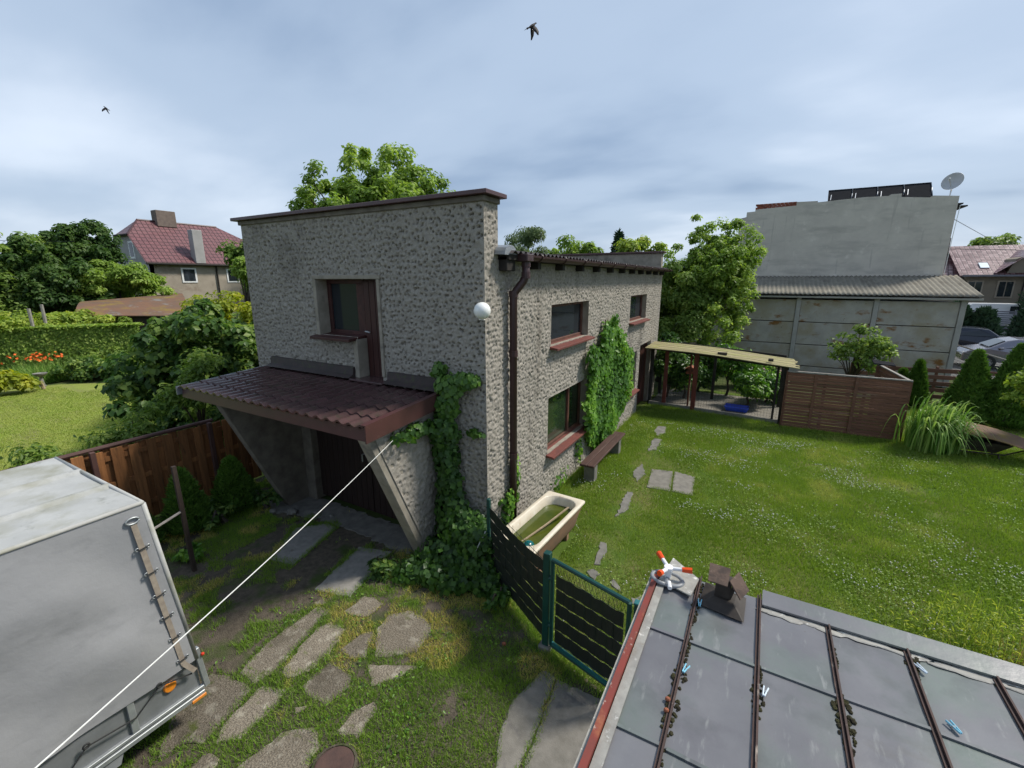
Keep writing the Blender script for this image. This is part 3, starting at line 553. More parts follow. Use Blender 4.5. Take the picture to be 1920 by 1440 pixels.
# front upper window and door
mb = MB(); yb_ = YF + 0.3
mb.quad((-6.58, YF, 3.2), (-6.58, YF, 4.11), (-6.58, yb_, 4.11), (-6.58, yb_, 3.2)); mb.quad((-6.58, YF, 4.11), (-5.19, YF, 4.11), (-5.19, yb_, 4.11), (-6.58, yb_, 4.11)); mb.quad((-5.19, YF, 4.11), (-5.19, YF, 2.52), (-5.19, yb_, 2.52), (-5.19, yb_, 4.11))
mb.build('reveal', 'smooth_plaster', g)
mb = MB(); mb.box(-6.66, -6.582, YF - 0.03, YF + 0.06, 3.14, 4.112); mb.box(-6.66, -5.11, YF - 0.03, YF + 0.06, 4.114, 4.18); mb.box(-5.188, -5.13, YF - 0.028, YF + 0.06, 2.6, 4.112)
mb.box(-5.79, -5.70, YF - 0.025, YF + 0.3, 2.50, 3.16); mb.build('door_surround', 'smooth_plaster', g, bevel=0.006)
wn = MB(); yw = YF + 0.22
for a, b in ((3.20, 3.27), (4.04, 4.11)): wn.box(-6.58, -5.70, yw - 0.03, yw + 0.03, a, b)
for a, b in ((-6.58, -6.50), (-5.87, -5.70)): wn.box(a, b, yw - 0.03, yw + 0.03, 3.27, 4.04)
wn_o = wn.build('window', 'brown_paint', g, bevel=0.005)
MB().box(-6.50, -5.87, yw + 0.0, yw + 0.008, 3.27, 4.04).build('pane', 'glass_dark', wn_o)
MB().slab3([(-6.68, yw, 3.215), (-6.68, YF - 0.17, 3.175), (-6.68, YF - 0.17, 3.13), (-6.68, yw, 3.16)], (0.96, 0, 0)).build('sill', 'brown_paint', wn_o, bevel=0.004)
dr = MB().box(-5.69, -5.195, YF + 0.20, YF + 0.26, 2.45, 4.10).build('upper_door', 'door_brown', g)
me = boxmesh('plank', 0.116, 0.025, 1.6, 'door_brown')
for i in range(4): piece('plank', me, dr, (-5.69 + 0.062 + i * 0.124, YF + 0.188, 3.28))
MB().tube([(-5.66, YF + 0.17, 3.28), (-5.66, YF + 0.13, 3.28), (-5.56, YF + 0.13, 3.27)], 0.012, 6).build('handle', 'galvanised', dr)
# canopy
can_z = lambda y: 2.375 + (y - 3.5) * 0.065
cn = MB().slab3([(-8.27, 3.56, can_z(3.56) - 0.09), (-3.96, 3.56, can_z(3.56) - 0.09), (-3.96, YF - 0.002, can_z(YF) - 0.09), (-8.27, YF - 0.002, can_z(YF) - 0.09)], (0, 0, 0.05)).build('canopy', 'interior', g)
NC, NR = 22, 5; tw, tl = 4.36 / NC, 0.315
bm_v = []; bm_f = []; prof = [(-0.5, 0.0), (-0.36, 0.006), (-0.26, 0.016), (-0.14, 0.034), (0.0, 0.042), (0.14, 0.034), (0.26, 0.016), (0.36, 0.006), (0.5, 0.0)]
for y_, dz in ((0, 0.022), (0.02, 0.022), (tl + 0.03, 0.0)):
    for u, z in prof: bm_v.append((u * tw, y_, z + dz))
for u, z in prof: bm_v.append((u * tw, 0.0, z - 0.006))
np_ = len(prof)
for r_ in range(2):
    for k in range(np_ - 1): bm_f.append((r_ * np_ + k, r_ * np_ + k + 1, (r_ + 1) * np_ + k + 1, (r_ + 1) * np_ + k))
for k in range(np_ - 1): bm_f.append((3 * np_ + k, 3 * np_ + k + 1, k + 1, k))
tile_me = bpy.data.meshes.new('roof_tile'); tile_me.from_pydata(bm_v, [], bm_f); tile_me.materials.append(M['brown_sheet']); tile_me.polygons.foreach_set('use_smooth', [True] * len(bm_f))
tile_me.set_sharp_from_angle(angle=R(50))
for r_ in range(NR):
    for c_ in range(NC):
        y_ = 3.47 + r_ * tl * 0.97
        piece('roof_tile', tile_me, cn, (-8.30 + tw * (c_ + 0.5), y_, can_z(y_) + random.uniform(-0.002, 0.002) - 0.012), (math.atan(0.065) - 0.012 + random.uniform(-0.004, 0.004), 0, 0))
mb = MB(); mb.slab3([(-8.28, 3.52, 2.355), (-8.28, 3.50, 2.205), (-8.28, 3.525, 2.205), (-8.28, 3.545, 2.355)], (4.34, 0, 0)); mb.build('fascia', 'brown_fascia', g)
mb = MB(); mb.slab3([(-3.94, 3.44, 2.21), (-3.94, 4.99, 2.315), (-3.94, 4.99, 2.525), (-3.94, 3.44, 2.425)], (0.022, 0, 0)); mb.slab3([(-4.0, 3.44, 2.425), (-3.918, 3.44, 2.425), (-3.918, 4.99, 2.525), (-4.0, 4.99, 2.525)], (0, 0, 0.012)); mb.build('verge_trim', 'brown_fascia', g)
MB().slab3([(-8.32, 3.44, 2.25), (-8.32, 4.99, 2.35), (-8.32, 4.99, 2.49), (-8.32, 3.44, 2.39)], (0.02, 0, 0)).build('verge_trim', 'zinc', g)
for x0, x1 in ((-8.05, -5.82), (-5.05, -4.02)):
    MB().slab3([(x0, YF - 0.01, 2.70), (x0, YF - 0.045, 2.69), (x0, YF - 0.06, 2.575), (x0, YF - 0.16, 2.53), (x0, YF - 0.01, 2.51)], (x1 - x0, 0, 0)).build('flashing', 'flashing', g)
MB().box(-5.80, -5.06, YF - 0.17, YF + 0.2, 2.50, 2.53).build('door_step', 'brown_sheet', g, bevel=0.005)
# fins carrying the canopy
def fin(x0, x1, outer=False):
    P = [(4.99, 0), (4.50, 0), (4.42, 0.16), (3.56, 2.20), (4.99, 2.29)]
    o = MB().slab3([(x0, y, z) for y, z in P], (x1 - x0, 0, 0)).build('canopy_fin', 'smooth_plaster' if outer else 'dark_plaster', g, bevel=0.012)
    if outer:
        rough_sheet('fin_plaster', lambda u, v, d: (x1 + 0.012 + d * 0.8, (lambda f: f + 0.10 + (4.985 - f - 0.10) * u / 0.9)(4.50 - 0.94 * v / 2.2), 0.02 + v), 0.9, 2.16, 0.019, [], 'render', g, seed=11, depth=0.06)
    return o
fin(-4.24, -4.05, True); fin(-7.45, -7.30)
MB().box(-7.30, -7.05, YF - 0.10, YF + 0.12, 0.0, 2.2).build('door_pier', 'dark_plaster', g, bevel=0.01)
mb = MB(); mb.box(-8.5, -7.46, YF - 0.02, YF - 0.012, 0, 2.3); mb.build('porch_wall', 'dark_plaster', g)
lw = (7.05 - 4.26) / 2
for k in range(2):
    x0 = -7.05 + k * (lw + 0.006)
    lf = MB().box(x0, x0 + lw - 0.012, YF + 0.06, YF + 0.09, 0.05, 2.2).build('garage_door_leaf', 'door_dark', g)
    me = boxmesh('plank', lw / 10 - 0.008, 0.022, 2.12, 'door_dark')
    for i in range(10): piece('plank', me, lf, (x0 + (i + 0.5) * (lw - 0.012) / 10, YF + 0.047, 1.13))
    if k == 0: MB().tube([(x0 + lw - 0.15, YF + 0.03, 1.15), (x0 + lw - 0.15, YF - 0.02, 1.15), (x0 + lw - 0.15, YF - 0.02, 1.02)], 0.012, 6).build('handle', 'galvanised', lf)
# roof behind the parapet
RX = np.linspace(XR + 0.22, XL, 26); ry = np.arange(YF + 0.36, YB - 0.22, 0.03)
RU, RV = np.meshgrid(RX, ry, indexing='ij'); RZ = 4.47 + (XR + 0.22 - RU) * 0.075 + 0.022 * np.sin(RV * 2 * math.pi / 0.15)
idx = np.arange(RU.size).reshape(RU.shape); F = np.stack([idx[:-1, :-1], idx[1:, :-1], idx[1:, 1:], idx[:-1, 1:]], -1).reshape(-1, 4)
np_mesh('corrugated_roof', np.stack([RU, RV, RZ], -1).reshape(-1, 3), F, 'corrugated_dark', g, smooth=True)
MB().box(XR - 0.02, XR + 0.16, YF + 0.36, YB, 4.37, 4.44).build('eave_board', 'post_dark', g)
for i in range(11):
    y = 6.35 + i * 0.95; MB().box(XR - 0.05, XR + 0.14, y - 0.05, y + 0.05, 4.26, 4.365).build('rafter_end', 'post_dark', g, bevel=0.006)
gt = []; n_ = 9; ga = []
for k in range(n_):
    a = math.pi + math.pi * k / (n_ - 1); gt.append((math.cos(a) * 0.075, math.sin(a) * 0.075))
mb = MB(); GX = XR + 0.23; gy0, gy1 = 5.70, YB + 0.15
for y in (gy0, gy1):
    for u, z in gt: mb.v.append((GX + u, y, 4.43 + z + 0.01))
    for u, z in gt[::-1]: mb.v.append((GX + u * 0.93, y, 4.43 + z * 0.93 + 0.01))
k2 = 2 * n_
for k in range(k2): mb.f.append((k, (k + 1) % k2, k2 + (k + 1) % k2, k2 + k))
mb.f.append(tuple(range(k2))); mb.f.append(tuple(range(k2, 2 * k2)))
gut = mb.build('gutter', 'pipe_brown', g)
for i in range(12):
    y = 6.1 + i * 0.9
    MB().tube([(GX + math.cos(a) * 0.082, y, 4.44 + math.sin(a) * 0.082) for a in np.linspace(math.pi, 2 * math.pi, 8)] + [(GX + 0.07, y, 4.455)], 0.010, 5).build('gutter_bracket', 'pipe_brown', gut)
MB().box(GX - 0.085, GX + 0.085, 5.60, 5.80, 4.35, 4.455).build('gutter_outlet', 'pipe_brown', gut, bevel=0.01)
PXp = XR + 0.085
dp = MB().tube([(GX, 5.72, 4.36), (GX, 5.72, 4.16), (GX - 0.03, 5.70, 4.08), (PXp + 0.03, 5.64, 3.95), (PXp, 5.62, 3.88), (PXp, 5.62, 0.05)], 0.056, 12).build('downpipe', 'pipe_brown', g, smooth=True)
for z in (4.28, 4.12, 3.86, 3.0, 1.4): MB().lathe((GX if z > 4 else PXp, 5.72 if z > 4 else 5.62, z), [(0.057, 0), (0.066, 0), (0.066, 0.09), (0.057, 0.09)], 12).build('collar', 'pipe_brown', dp)
mb = MB(); ca = [(XR - 1.6 + 0.02, 5.42 + 0.17 * math.cos(a), 4.50 + 0.13 * math.sin(a)) for a in np.linspace(0, math.pi, 9)]
mb.slab3(ca, (1.74, 0, -0.07)); mb.build('ridge_cap', 'zinc', g, smooth=False)
MB().box(XR + 0.0, XR + 0.13, 5.36, 5.60, 4.22, 4.42).build('gutter_board', 'post_dark', g, bevel=0.01)
MB().box(XL - 0.05, XR - 0.02, YB - 0.24, YB + 0.02, 4.2, 4.98).build('rear_parapet', 'smooth_plaster', g)
MB().box(XL - 0.09, XR + 0.06, YB - 0.30, YB + 0.06, 4.985, 5.05).build('rear_coping', 'brown_fascia', g, bevel=0.008)
# globe lamp
lp = thing('globe_lamp', 'round white globe lamp on the corner of the plastered garage', 'lamp', (XR + 0.04, YF - 0.12, 3.58))
MB().ball((XR + 0.04, YF - 0.13, 3.71), 0.112, 24, 16).build('globe', 'lamp_white', lp, smooth=True)
MB().tube([(XR - 0.03, YF + 0.02, 3.62), (XR + 0.01, YF - 0.09, 3.62), (XR + 0.04, YF - 0.13, 3.65)], 0.025, 8).build('bracket', 'lamp_white', lp)
MB().box(XR - 0.08, XR - 0.0, YF - 0.035, YF + 0.01, 3.58, 3.67).build('wall_plate', 'lamp_white', lp)

# ================================================================== IVY
def ivy(name, label, base, P, Nn, L, m, stems, tint=None):
    t = thing(name, label, 'ivy', base); leaves('foliage', P, Nn, L, m, t, tint, wr=0.95, droop=0.75, fold=0.10)
    mb = MB()
    for s in stems: mb.tube(s, 0.012, 5)
    mb.build('stem', 'bark', t); return t
def blobfill(specs, per):
    P = []; N_ = []
    for (cx_, cy_, cz_, rx, ry_, rz_, wgt) in specs:
        n = int(per * wgt); d = rdir(n); q = rng.random(n) ** 0.4; P.append(np.array([cx_, cy_, cz_]) + d * q[:, None] * np.array([rx, ry_, rz_])); N_.append(d)
    return np.concatenate(P), np.concatenate(N_)
sp = [(-3.78, 4.86, 2.65, .26, .12, .18, 1.0), (-3.52, 4.88, 2.76, .24, .10, .12, 0.8), (-3.98, 4.90, 2.86, .10, .07, .12, .3), (-3.84, 4.84, 2.35, .20, .16, .25, 1.0), (-3.86, 4.78, 2.0, .24, .22, .28, 1.3), (-3.84, 4.82, 1.6, .20, .18, .35, 1.3),
      (-3.80, 4.82, 1.2, .20, .18, .35, 1.3), (-3.76, 4.80, 0.8, .26, .22, .35, 1.6), (-3.5, 4.72, 0.55, .48, .30, .34, 2.2), (-3.2, 4.62, 0.45, .38, .26, .34, 1.6), (-3.62, 4.5, 0.22, .52, .42, .26, 2.0),
      (-3.1, 4.45, 0.18, .40, .30, .22, 1.3), (-3.5, 4.15, 0.14, .55, .25, .16, 1.3), (-3.95, 4.1, 0.12, .26, .30, .14, .8), (-2.85, 4.32, 0.14, .22, .2, .14, .6), (-3.95, 4.3, 2.12, .10, .5, .10, .5), (-3.40, 4.93, 2.0, .16, .04, .05, .08)]
P, Nn = blobfill(sp, 420); k = (P[:, 1] < 4.97) & (P[:, 2] > 0.01); P, Nn = P[k], Nn[k]
Nn = norm(Nn * 0.8 + np.array([0.15, -0.55, 0.45]) + rdir(len(P)) * 0.4)
tt = np.clip(0.55 * rng.random(len(P)) + 0.35 * np.clip((P[:, 2] - 1.6) / 1.0, 0, 1) + 0.1 * rng.random(len(P)), 0, 1)
ivy('ivy_plant', 'dark ivy climbing the garage front beside the canopy and spreading at its foot', (-3.7, 4.85, 0), P, Nn, 0.085 * (0.6 + 0.7 * rng.random(len(P))), 'leaf_ivy_dark',
    [[(-3.7, 4.9, 0), (-3.75, 4.95, 1.0), (-3.85, 4.96, 2.0), (-3.75, 4.95, 2.7)], [(-3.6, 4.9, 0), (-3.8, 4.95, 1.3), (-3.84, 4.95, 2.4), (-3.45, 4.96, 2.8)]], tt)
poly = [(9.95, 3.28), (9.55, 2.9), (9.25, 2.65), (8.72, 2.62), (8.95, 2.0), (8.62, 1.55), (8.85, 0.95), (9.2, 0.35), (9.9, 0.03), (10.6, 0.12), (11.0, 0.5), (11.9, 0.66), (12.15, 1.3), (12.2, 1.85), (11.6, 2.4), (10.9, 2.75), (10.35, 3.32), (10.15, 3.05)]
n = 15000; a = 8.5 + 3.9 * rng.random(n); b = 3.5 * rng.random(n); k = inpoly(a + (vnoise(a, b, 0.25, 3) - 0.5) * 0.25, b + (vnoise(a, b, 0.25, 4) - 0.5) * 0.25, poly); a, b = a[k], b[k]; n = len(a)
th = 0.05 + 0.30 * vnoise(a, b, 0.55, 9) * (0.35 + 0.65 * rng.random(n))
P = np.stack([XR + th, a, b], 1); Nn = norm(np.stack([np.ones(n), -0.15 + 0 * a, 0.45 + 0 * a], 1) + rdir(n) * 0.55)
ivy('ivy_plant', 'bright green ivy covering the garage side wall above the bench', (XR + 0.1, 10.2, 0), P, Nn, 0.10 * (0.6 + 0.7 * rng.random(n)), 'leaf_ivy', [[(XR + 0.03, 10.2, 0), (XR + 0.04, 10.0, 1.2), (XR + 0.03, 10.1, 3.2)], [(XR + 0.03, 10.4, 0), (XR + 0.04, 10.9, 1.2), (XR + 0.03, 10.9, 2.5)]],
    np.clip(0.25 + 0.5 * rng.random(n) + (vnoise(a, b, 0.5, 2) - 0.5) * 0.7, 0, 1))
P, Nn = blobfill([(XR + .10, 5.5, 0.75, .10, .22, .2, 1), (XR + .08, 5.72, 1.0, .06, .10, .5, 1), (XR + .08, 5.45, 0.45, .1, .15, .2, .6), (XR + .1, 7.6, 0.3, .12, .5, .25, .4), (XR + 0.06, 8.6, 0.55, .05, .18, .4, .7)], 110)
ivy('ivy_plant', 'thin ivy shoots round the foot of the brown downpipe', (XR + 0.1, 5.6, 0), P, norm(Nn + np.array([1, 0, 0.4])), 0.075 * (0.6 + 0.7 * rng.random(len(P))), 'leaf_ivy', [[(XR + 0.05, 5.72, 0), (XR + 0.06, 5.74, 1.5)], [(XR + 0.05, 5.5, 0), (XR + 0.05, 5.48, 0.9)]])

# ================================================================== YARD THINGS
# bathtub
def rrect(x0, x1, y0, y1, r, n=5):
    o = []
    for cx_, cy_, a0 in ((x1 - r, y1 - r, 0), (x0 + r, y1 - r, 90), (x0 + r, y0 + r, 180), (x1 - r, y0 + r, 270)):
        for k in range(n + 1):
            a = R(a0 + 90 * k / n); o.append((cx_ + r * math.cos(a), cy_ + r * math.sin(a)))
    return o
tub = thing('bathtub', 'old cream bathtub full of green water standing by the garage wall', 'bathtub', (-2.60, 5.52, 0), rz=R(-3))
TM = WORLD[tub.name]
def loft(rings, close_last=False):
    mb = MB(); n = len(rings[0]); mb.v = [tuple(TM @ Vector(p)) for rg in rings for p in rg]
    for i in range(len(rings) - 1):
        for k in range(n): mb.f.append((i * n + k, i * n + (k + 1) % n, (i + 1) * n + (k + 1) % n, (i + 1) * n + k))
    if close_last: mb.f.append(tuple((len(rings) - 1) * n + k for k in range(n)))
    return mb
ro = lambda i, z, r: [(x, y, z) for x, y in rrect(-0.345 + i, 0.345 - i, -0.86 + i, 0.86 - i, r)]
def ri(t, z): return [(x, y, z) for x, y in rrect(-0.275 + t, 0.275 - t, -0.77 + t * 3.4, 0.76 - t * 1.4, 0.20 - t * 0.3)]
loft([ro(0.006, 0.535, 0.03), ro(0, 0.545, 0.035), ro(0, 0.572, 0.035), ro(0.012, 0.582, 0.03), ri(-0.012, 0.582), ri(0, 0.572), ri(0.02, 0.45), ri(0.045, 0.28), ri(0.08, 0.17)], True).build('basin', 'tub_enamel', tub, smooth=True)
loft([ro(0.02, 0.535, 0.03), ro(0.05, 0.40, 0.10), ro(0.09, 0.2, 0.12), ro(0.15, 0.09, 0.12)], True).build('outer_shell', 'tub_outside', tub, smooth=True)
wt = MB(); wp = ri(0.022, 0.44); wt.v = [tuple(TM @ Vector(p)) for p in wp]; wt.f = [tuple(range(len(wp)))]; wt.build('water', 'tub_water', tub)
for sx in (-0.2, 0.2):
    for sy in (-0.5, 0.5): MB().box(-2.60 + sx - 0.03, -2.60 + sx + 0.03, 5.52 + sy - 0.04, 5.52 + sy + 0.04, 0, 0.12).build('foot', 'tub_outside', tub)
tag(MB().tube([(-2.36, 5.98, 0.60), (-2.52, 5.5, 0.50), (-2.68, 5.02, 0.43)], 0.016, 6).build('wooden_stick', 'stick_wood'), 'pale wooden stick lying across the water in the bathtub', 'stick')
tag(MB().ball((-2.52, 4.92, 0.46), 0.085, 16, 12, (1, 1.15, 1)).build('plastic_ball', 'ball_teal', smooth=True), 'teal plastic ball floating in the bathtub', 'ball')

# bench
bn = thing('garden_bench', 'low dark wooden bench on concrete blocks against the garage wall', 'bench', (-2.80, 9.2, 0))
for x0, x1 in ((-2.955, -2.81), (-2.80, -2.65)): MB().box(x0, x1, 8.02, 10.35, 0.40, 0.445).build('seat_plank', 'bench_wood', bn, bevel=0.008)
for y in (8.3, 10.05): MB().box(-2.92, -2.69, y - 0.1, y + 0.1, 0, 0.40).build('leg', 'concrete', bn, bevel=0.012)

# green fence panel and gate with woven privacy strips
def panel(parent, A, B, z0, z1, nstrip, nwire, sag=0.0, seed=0, inset=0.04):
    A = Vector(A); B = Vector(B); d = (B - A).normalized(); L_ = (B - A).length; nrm = Vector((d.y, -d.x, 0)); rr = random.Random(seed)
    hs = (z1 - z0) / nstrip
    for s in range(nstrip):
        a, b = z0 + s * hs + 0.008, z0 + (s + 1) * hs - 0.007; mb = MB(); n = 28; top = []; bot = []
        for k in range(n + 1):
            u = inset + (L_ - 2 * inset) * k / n; p = A + d * u
            off = nrm * (0.004 * math.sin(k * math.pi / 2 + s * 1.5)); sg = -sag * math.sin(math.pi * k / n) * (s + 1) / nstrip
            zt = b + sg + 0.005 * math.sin(k * 0.9 + s * 2.1) + rr.uniform(-.002, .002); zb = a + sg - 0.004 * math.sin(k * 0.7 + s)
            top.append((p.x + off.x, p.y + off.y, zt)); bot.append((p.x + off.x, p.y + off.y, zb))
        mb.v = top + bot
        for k in range(n): mb.f.append((k, k + 1, n + 2 + k, n + 1 + k))
        o = mb.build('privacy_strip', 'privacy_strip', parent); so = o.modifiers.new('thickness', 'SOLIDIFY'); so.thickness = 0.003
    for k in range(nwire):
        u = inset + (L_ - 2 * inset) * (k + 0.5) / nwire; p = A + d * u
        MB().tube([(p.x, p.y, z0 - 0.02), (p.x, p.y, z1 + 0.05)], 0.0022, 5).build('wire', 'wire_dark', parent)
    for k in (0, nstrip):
        z = z0 + k * hs
        MB().tube([(A.x + d.x * inset, A.y + d.y * inset, z), (B.x - d.x * inset, B.y - d.y * inset, z)], 0.003, 5).build('cross_wire', 'wire_dark', parent)
PA, PB, PC, PD = (-2.99, 4.64, 0), (-1.75, 3.88, 0), (-0.79, 3.62, 0), (-0.71, 3.60, 0)
fn = thing('garden_fence', 'dark green fence panel with woven privacy strips beside the bathtub', 'fence', (-2.4, 4.26, 0))
panel(fn, PA, PB, 0.10, 1.10, 6, 14, 0.05, 1)
MB().box(PA[0] - 0.025, PA[0] + 0.025, PA[1] - 0.025, PA[1] + 0.025, 0, 1.20).build('post', 'green_metal', fn, bevel=0.006)
MB().box(PB[0] - 0.038, PB[0] + 0.038, PB[1] - 0.038, PB[1] + 0.038, 0, 1.24).build('post', 'green_metal', fn, bevel=0.006)
MB().box(PB[0] - 0.07, PB[0] + 0.07, PB[1] - 0.07, PB[1] + 0.07, -0.01, 0.07).build('post_foot', 'concrete', fn, bevel=0.01)
MB().tube([(-3.02, 4.60, 0.72), (-3.12, 4.42, 0.40)], 0.008, 5).build('stay_wire', 'rope_white', fn)
gtf = thing('garden_gate', 'green tubular garden gate filled with dark privacy strips', 'gate', (-1.25, 3.75, 0))
GA = Vector((-1.68, 3.862, 0)); GB = Vector(PC); gd = (GB - GA).normalized()
panel(gtf, GA, GB, 0.17, 1.03, 5, 12, 0.0, 2, 0.05)
for nm, p, q in (('top_rail', GA + Vector((0, 0, 1.18)), GB + Vector((0, 0, 1.18))), ('bottom_rail', GA + Vector((0, 0, 0.10)), GB + Vector((0, 0, 0.10))), ('stile', GA + Vector((0, 0, 0.10)), GA + Vector((0, 0, 1.18))), ('stile', GB + Vector((0, 0, 0.10)), GB + Vector((0, 0, 1.18)))):
    MB().tube([p, q], 0.024, 8).build(nm, 'green_metal', gtf, smooth=False)
mb = MB(); mb.slab3([GA + Vector((0.02, -0.03, 0.125)), GB + Vector((-0.02, -0.03, 0.125)), GB + Vector((-0.02, -0.03, 0.165)), GA + Vector((0.02, -0.03, 0.165))], (0.005, 0.02, 0)); mb.build('kick_bar', 'teal_metal', gtf)
for z in (0.35, 0.95): MB().tube([(-1.72, 3.87, z), (-1.68, 3.862, z)], 0.03, 8).build('hinge', 'green_metal', gtf)
MB().box(-0.80, -0.72, 3.585, 3.635, 0.72, 0.80).build('latch', 'galvanised', gtf, bevel=0.005)
mb = MB()    # chicken wire strip over the panels
for k in range(24):
    u = 0.05 + k * 0.04; p = GA + gd * u; q = GA + gd * (u + 0.04)
    mb.tube([(p.x, p.y, 1.04), (q.x, q.y, 1.16)], 0.0018, 4); mb.tube([(q.x, q.y, 1.04), (p.x, p.y, 1.16)], 0.0018, 4)
mb.build('wire_mesh', 'wire_dark', gtf)
po = thing('gate_post', 'short green latch post between the gate and the grey metal roof', 'post', (PD[0], PD[1], 0))
MB().box(PD[0] - 0.03, PD[0] + 0.03, PD[1] - 0.03, PD[1] + 0.03, 0, 1.22).build('shaft', 'green_metal', po, bevel=0.006)
MB().box(PD[0] - 0.034, PD[0] + 0.034, PD[1] - 0.034, PD[1] + 0.034, 1.22, 1.235).build('cap', 'teal_metal', po, bevel=0.004)

# annex with standing-seam metal roof in the foreground
AZ = 2.2
ax_ = thing('annex', 'low annex with a flat grey standing seam metal roof in the foreground', 'annex', (0.5, 1.0, 0))
MB().box(-0.34, 5.6, -2.0, 2.70, 0, AZ - 0.10).build('wall', 'smooth_plaster', ax_)
ribs = [-0.165 + 0.337 * i for i in range(18)]; edges = [-0.41] + ribs + [5.75]
for i in range(len(edges) - 1):
    for (ya, yb) in ((2.215, 2.78), (1.57, 2.215), (0.6, 1.57), (-0.6, 0.6), (-2.05, -0.6)):
        x0, x1 = edges[i] + 0.004, edges[i + 1] - 0.004; mb = MB(); nx, ny = 7, 7; ph = random.random() * 6
        for a in range(nx):
            for b in range(ny):
                u, v = a / (nx - 1), b / (ny - 1); e_ = min(u, 1 - u, v, 1 - v) * 2
                mb.v.append((x0 + (x1 - x0) * u, ya + (yb - ya) * v, AZ + e_ * 0.006 * math.sin(u * 5 + ph + v * 3) + (0.004 if b == 0 else 0) + 0.0015 * random.uniform(-1, 1) * e_))
        for a in range(nx - 1):
            for b in range(ny - 1): mb.f.append((a * ny + b, (a + 1) * ny + b, (a + 1) * ny + b + 1, a * ny + b + 1))
        mb.build('roof_sheet', 'roof_sheet', ax_, smooth=True)
MB().box(-0.42, 5.76, -2.05, 2.785, AZ - 0.10, AZ - 0.012).build('roof_deck', 'post_dark', ax_)
for i, x in enumerate(ribs):
    y1 = 2.80
    rb = MB().bar((x, -2.05, AZ + 0.012), (x, y1, AZ + 0.012), 0.008, 0.026).build('seam_rib', 'rib_rust', ax_)
    MB().bar((x - 0.012, -2.05, AZ + 0.006), (x - 0.012, y1, AZ + 0.006), 0.010, 0.012).build('seam_fold', 'rib_rust', rb)
for y in (2.215, 1.57):
    mb = MB()
    for x0, x1 in zip(edges[:-1], edges[1:]): mb.bar((x0 + 0.012, y, AZ + 0.006), (x1 - 0.014, y + random.uniform(-.006, .006), AZ + 0.006), 0.016, 0.008)
    mb.build('cross_seam', 'roof_sheet', ax_)
# raised far edge and left edge
mb = MB(); mb.slab3([(0.18, 2.70, AZ + 0.012), (5.76, 2.70, AZ + 0.012), (5.76, 2.82, AZ + 0.03), (0.18, 2.82, AZ + 0.03)], (0, 0, 0.012)); mb.build('eave_trim', 'roof_sheet', ax_)
mb = MB(); rr = random.Random(4)
for k in range(120):
    x = 0.22 + k * 0.045
    mb.ball((x + rr.uniform(-.03, .03), 2.69 + rr.uniform(-.022, .012), AZ + 0.004), 0.03, 7, 4, (rr.uniform(1.5, 3.0), rr.uniform(.3, 1.0), 0.14))
o = mb.build('sealant', 'roof_rim', ax_); tag(o, kind='stuff')
MB().slab3([(-0.405, -2.05, AZ + 0.004), (-0.36, -2.05, AZ + 0.008), (-0.36, 2.62, AZ + 0.008), (-0.405, 2.62, AZ + 0.004)], (0, 0, 0.010)).build('edge_strip', 'roof_rim', ax_)
MB().bar((-0.425, -2.05, AZ + 0.012), (-0.425, 2.66, AZ + 0.012), 0.030, 0.045).build('verge_board', 'edge_red', ax_)
MB().bar((-0.452, -2.05, AZ - 0.012), (-0.452, 2.66, AZ - 0.012), 0.016, 0.05).build('verge_lip', 'roof_rim', ax_)
MB().slab3([(-0.40, 2.63, AZ + 0.02), (-0.20, 2.56, AZ + 0.022), (-0.175, 2.74, AZ + 0.03), (-0.36, 2.90, AZ + 0.025)], (0, 0, 0.008)).build('corner_plate', 'roof_rim', ax_)
mb = MB(); rr = random.Random(9)
for i, x in enumerate(ribs[:9]):
    for k in range(420):
        y = rr.uniform(0.4, 2.75); cl = fbm(np.array([y + 3 * i]), np.array([x * 3.0]), 0.30, 6)[0]
        if cl > 0.50:
            q = min(1.0, (cl - 0.50) * 4); sd = rr.choice((-1, 1)); mb.ball((x + sd * rr.uniform(0.006, 0.012 + 0.022 * q), y, AZ + 0.002), rr.uniform(0.003, 0.006 + 0.006 * q), 6, 4, (1.2, 1.6, 0.8))
mb.v = [(a + rr.uniform(-.0022, .0022), b + rr.uniform(-.0022, .0022), c + rr.uniform(-.0015, .0015)) for a, b, c in mb.v]
o = mb.build('moss', 'moss', ax_); tag(o, kind='stuff')
# tin vent
vt = thing('roof_vent', 'rusty tin roof vent with two tilted plates on the grey metal roof', 'vent', (-0.04, 2.64, AZ))
mb = MB(); mb.add([(-0.155, 2.53, AZ + 0.008), (0.095, 2.50, AZ + 0.008), (0.10, 2.72, AZ + 0.02), (-0.14, 2.76, AZ + 0.02), (-0.08, 2.60, AZ + 0.05), (0.035, 2.585, AZ + 0.05), (0.04, 2.67, AZ + 0.05), (-0.075, 2.68, AZ + 0.05)],
    [(0, 1, 5, 4), (1, 2, 6, 5), (2, 3, 7, 6), (3, 0, 4, 7), (4, 5, 6, 7), (3, 2, 1, 0)]); mb.build('base_plate', 'tin_black', vt, bevel=0.004)
MB().box(-0.075, 0.01, 2.61, 2.67, AZ + 0.04, AZ + 0.17).build('stack', 'tin_black', vt, bevel=0.004)
MB().slab3([(-0.115, 2.56, AZ + 0.165), (-0.01, 2.555, AZ + 0.165), (-0.005, 2.665, AZ + 0.215), (-0.12, 2.67, AZ + 0.215)], (0, 0, 0.006)).build('cowl_plate', 'tin_rust', vt)
MB().slab3([(-0.005, 2.60, AZ + 0.175), (0.06, 2.555, AZ + 0.105), (0.10, 2.63, AZ + 0.13), (0.035, 2.68, AZ + 0.20)], (0.004, 0, 0.006)).build('cowl_plate', 'tin_rust', vt)
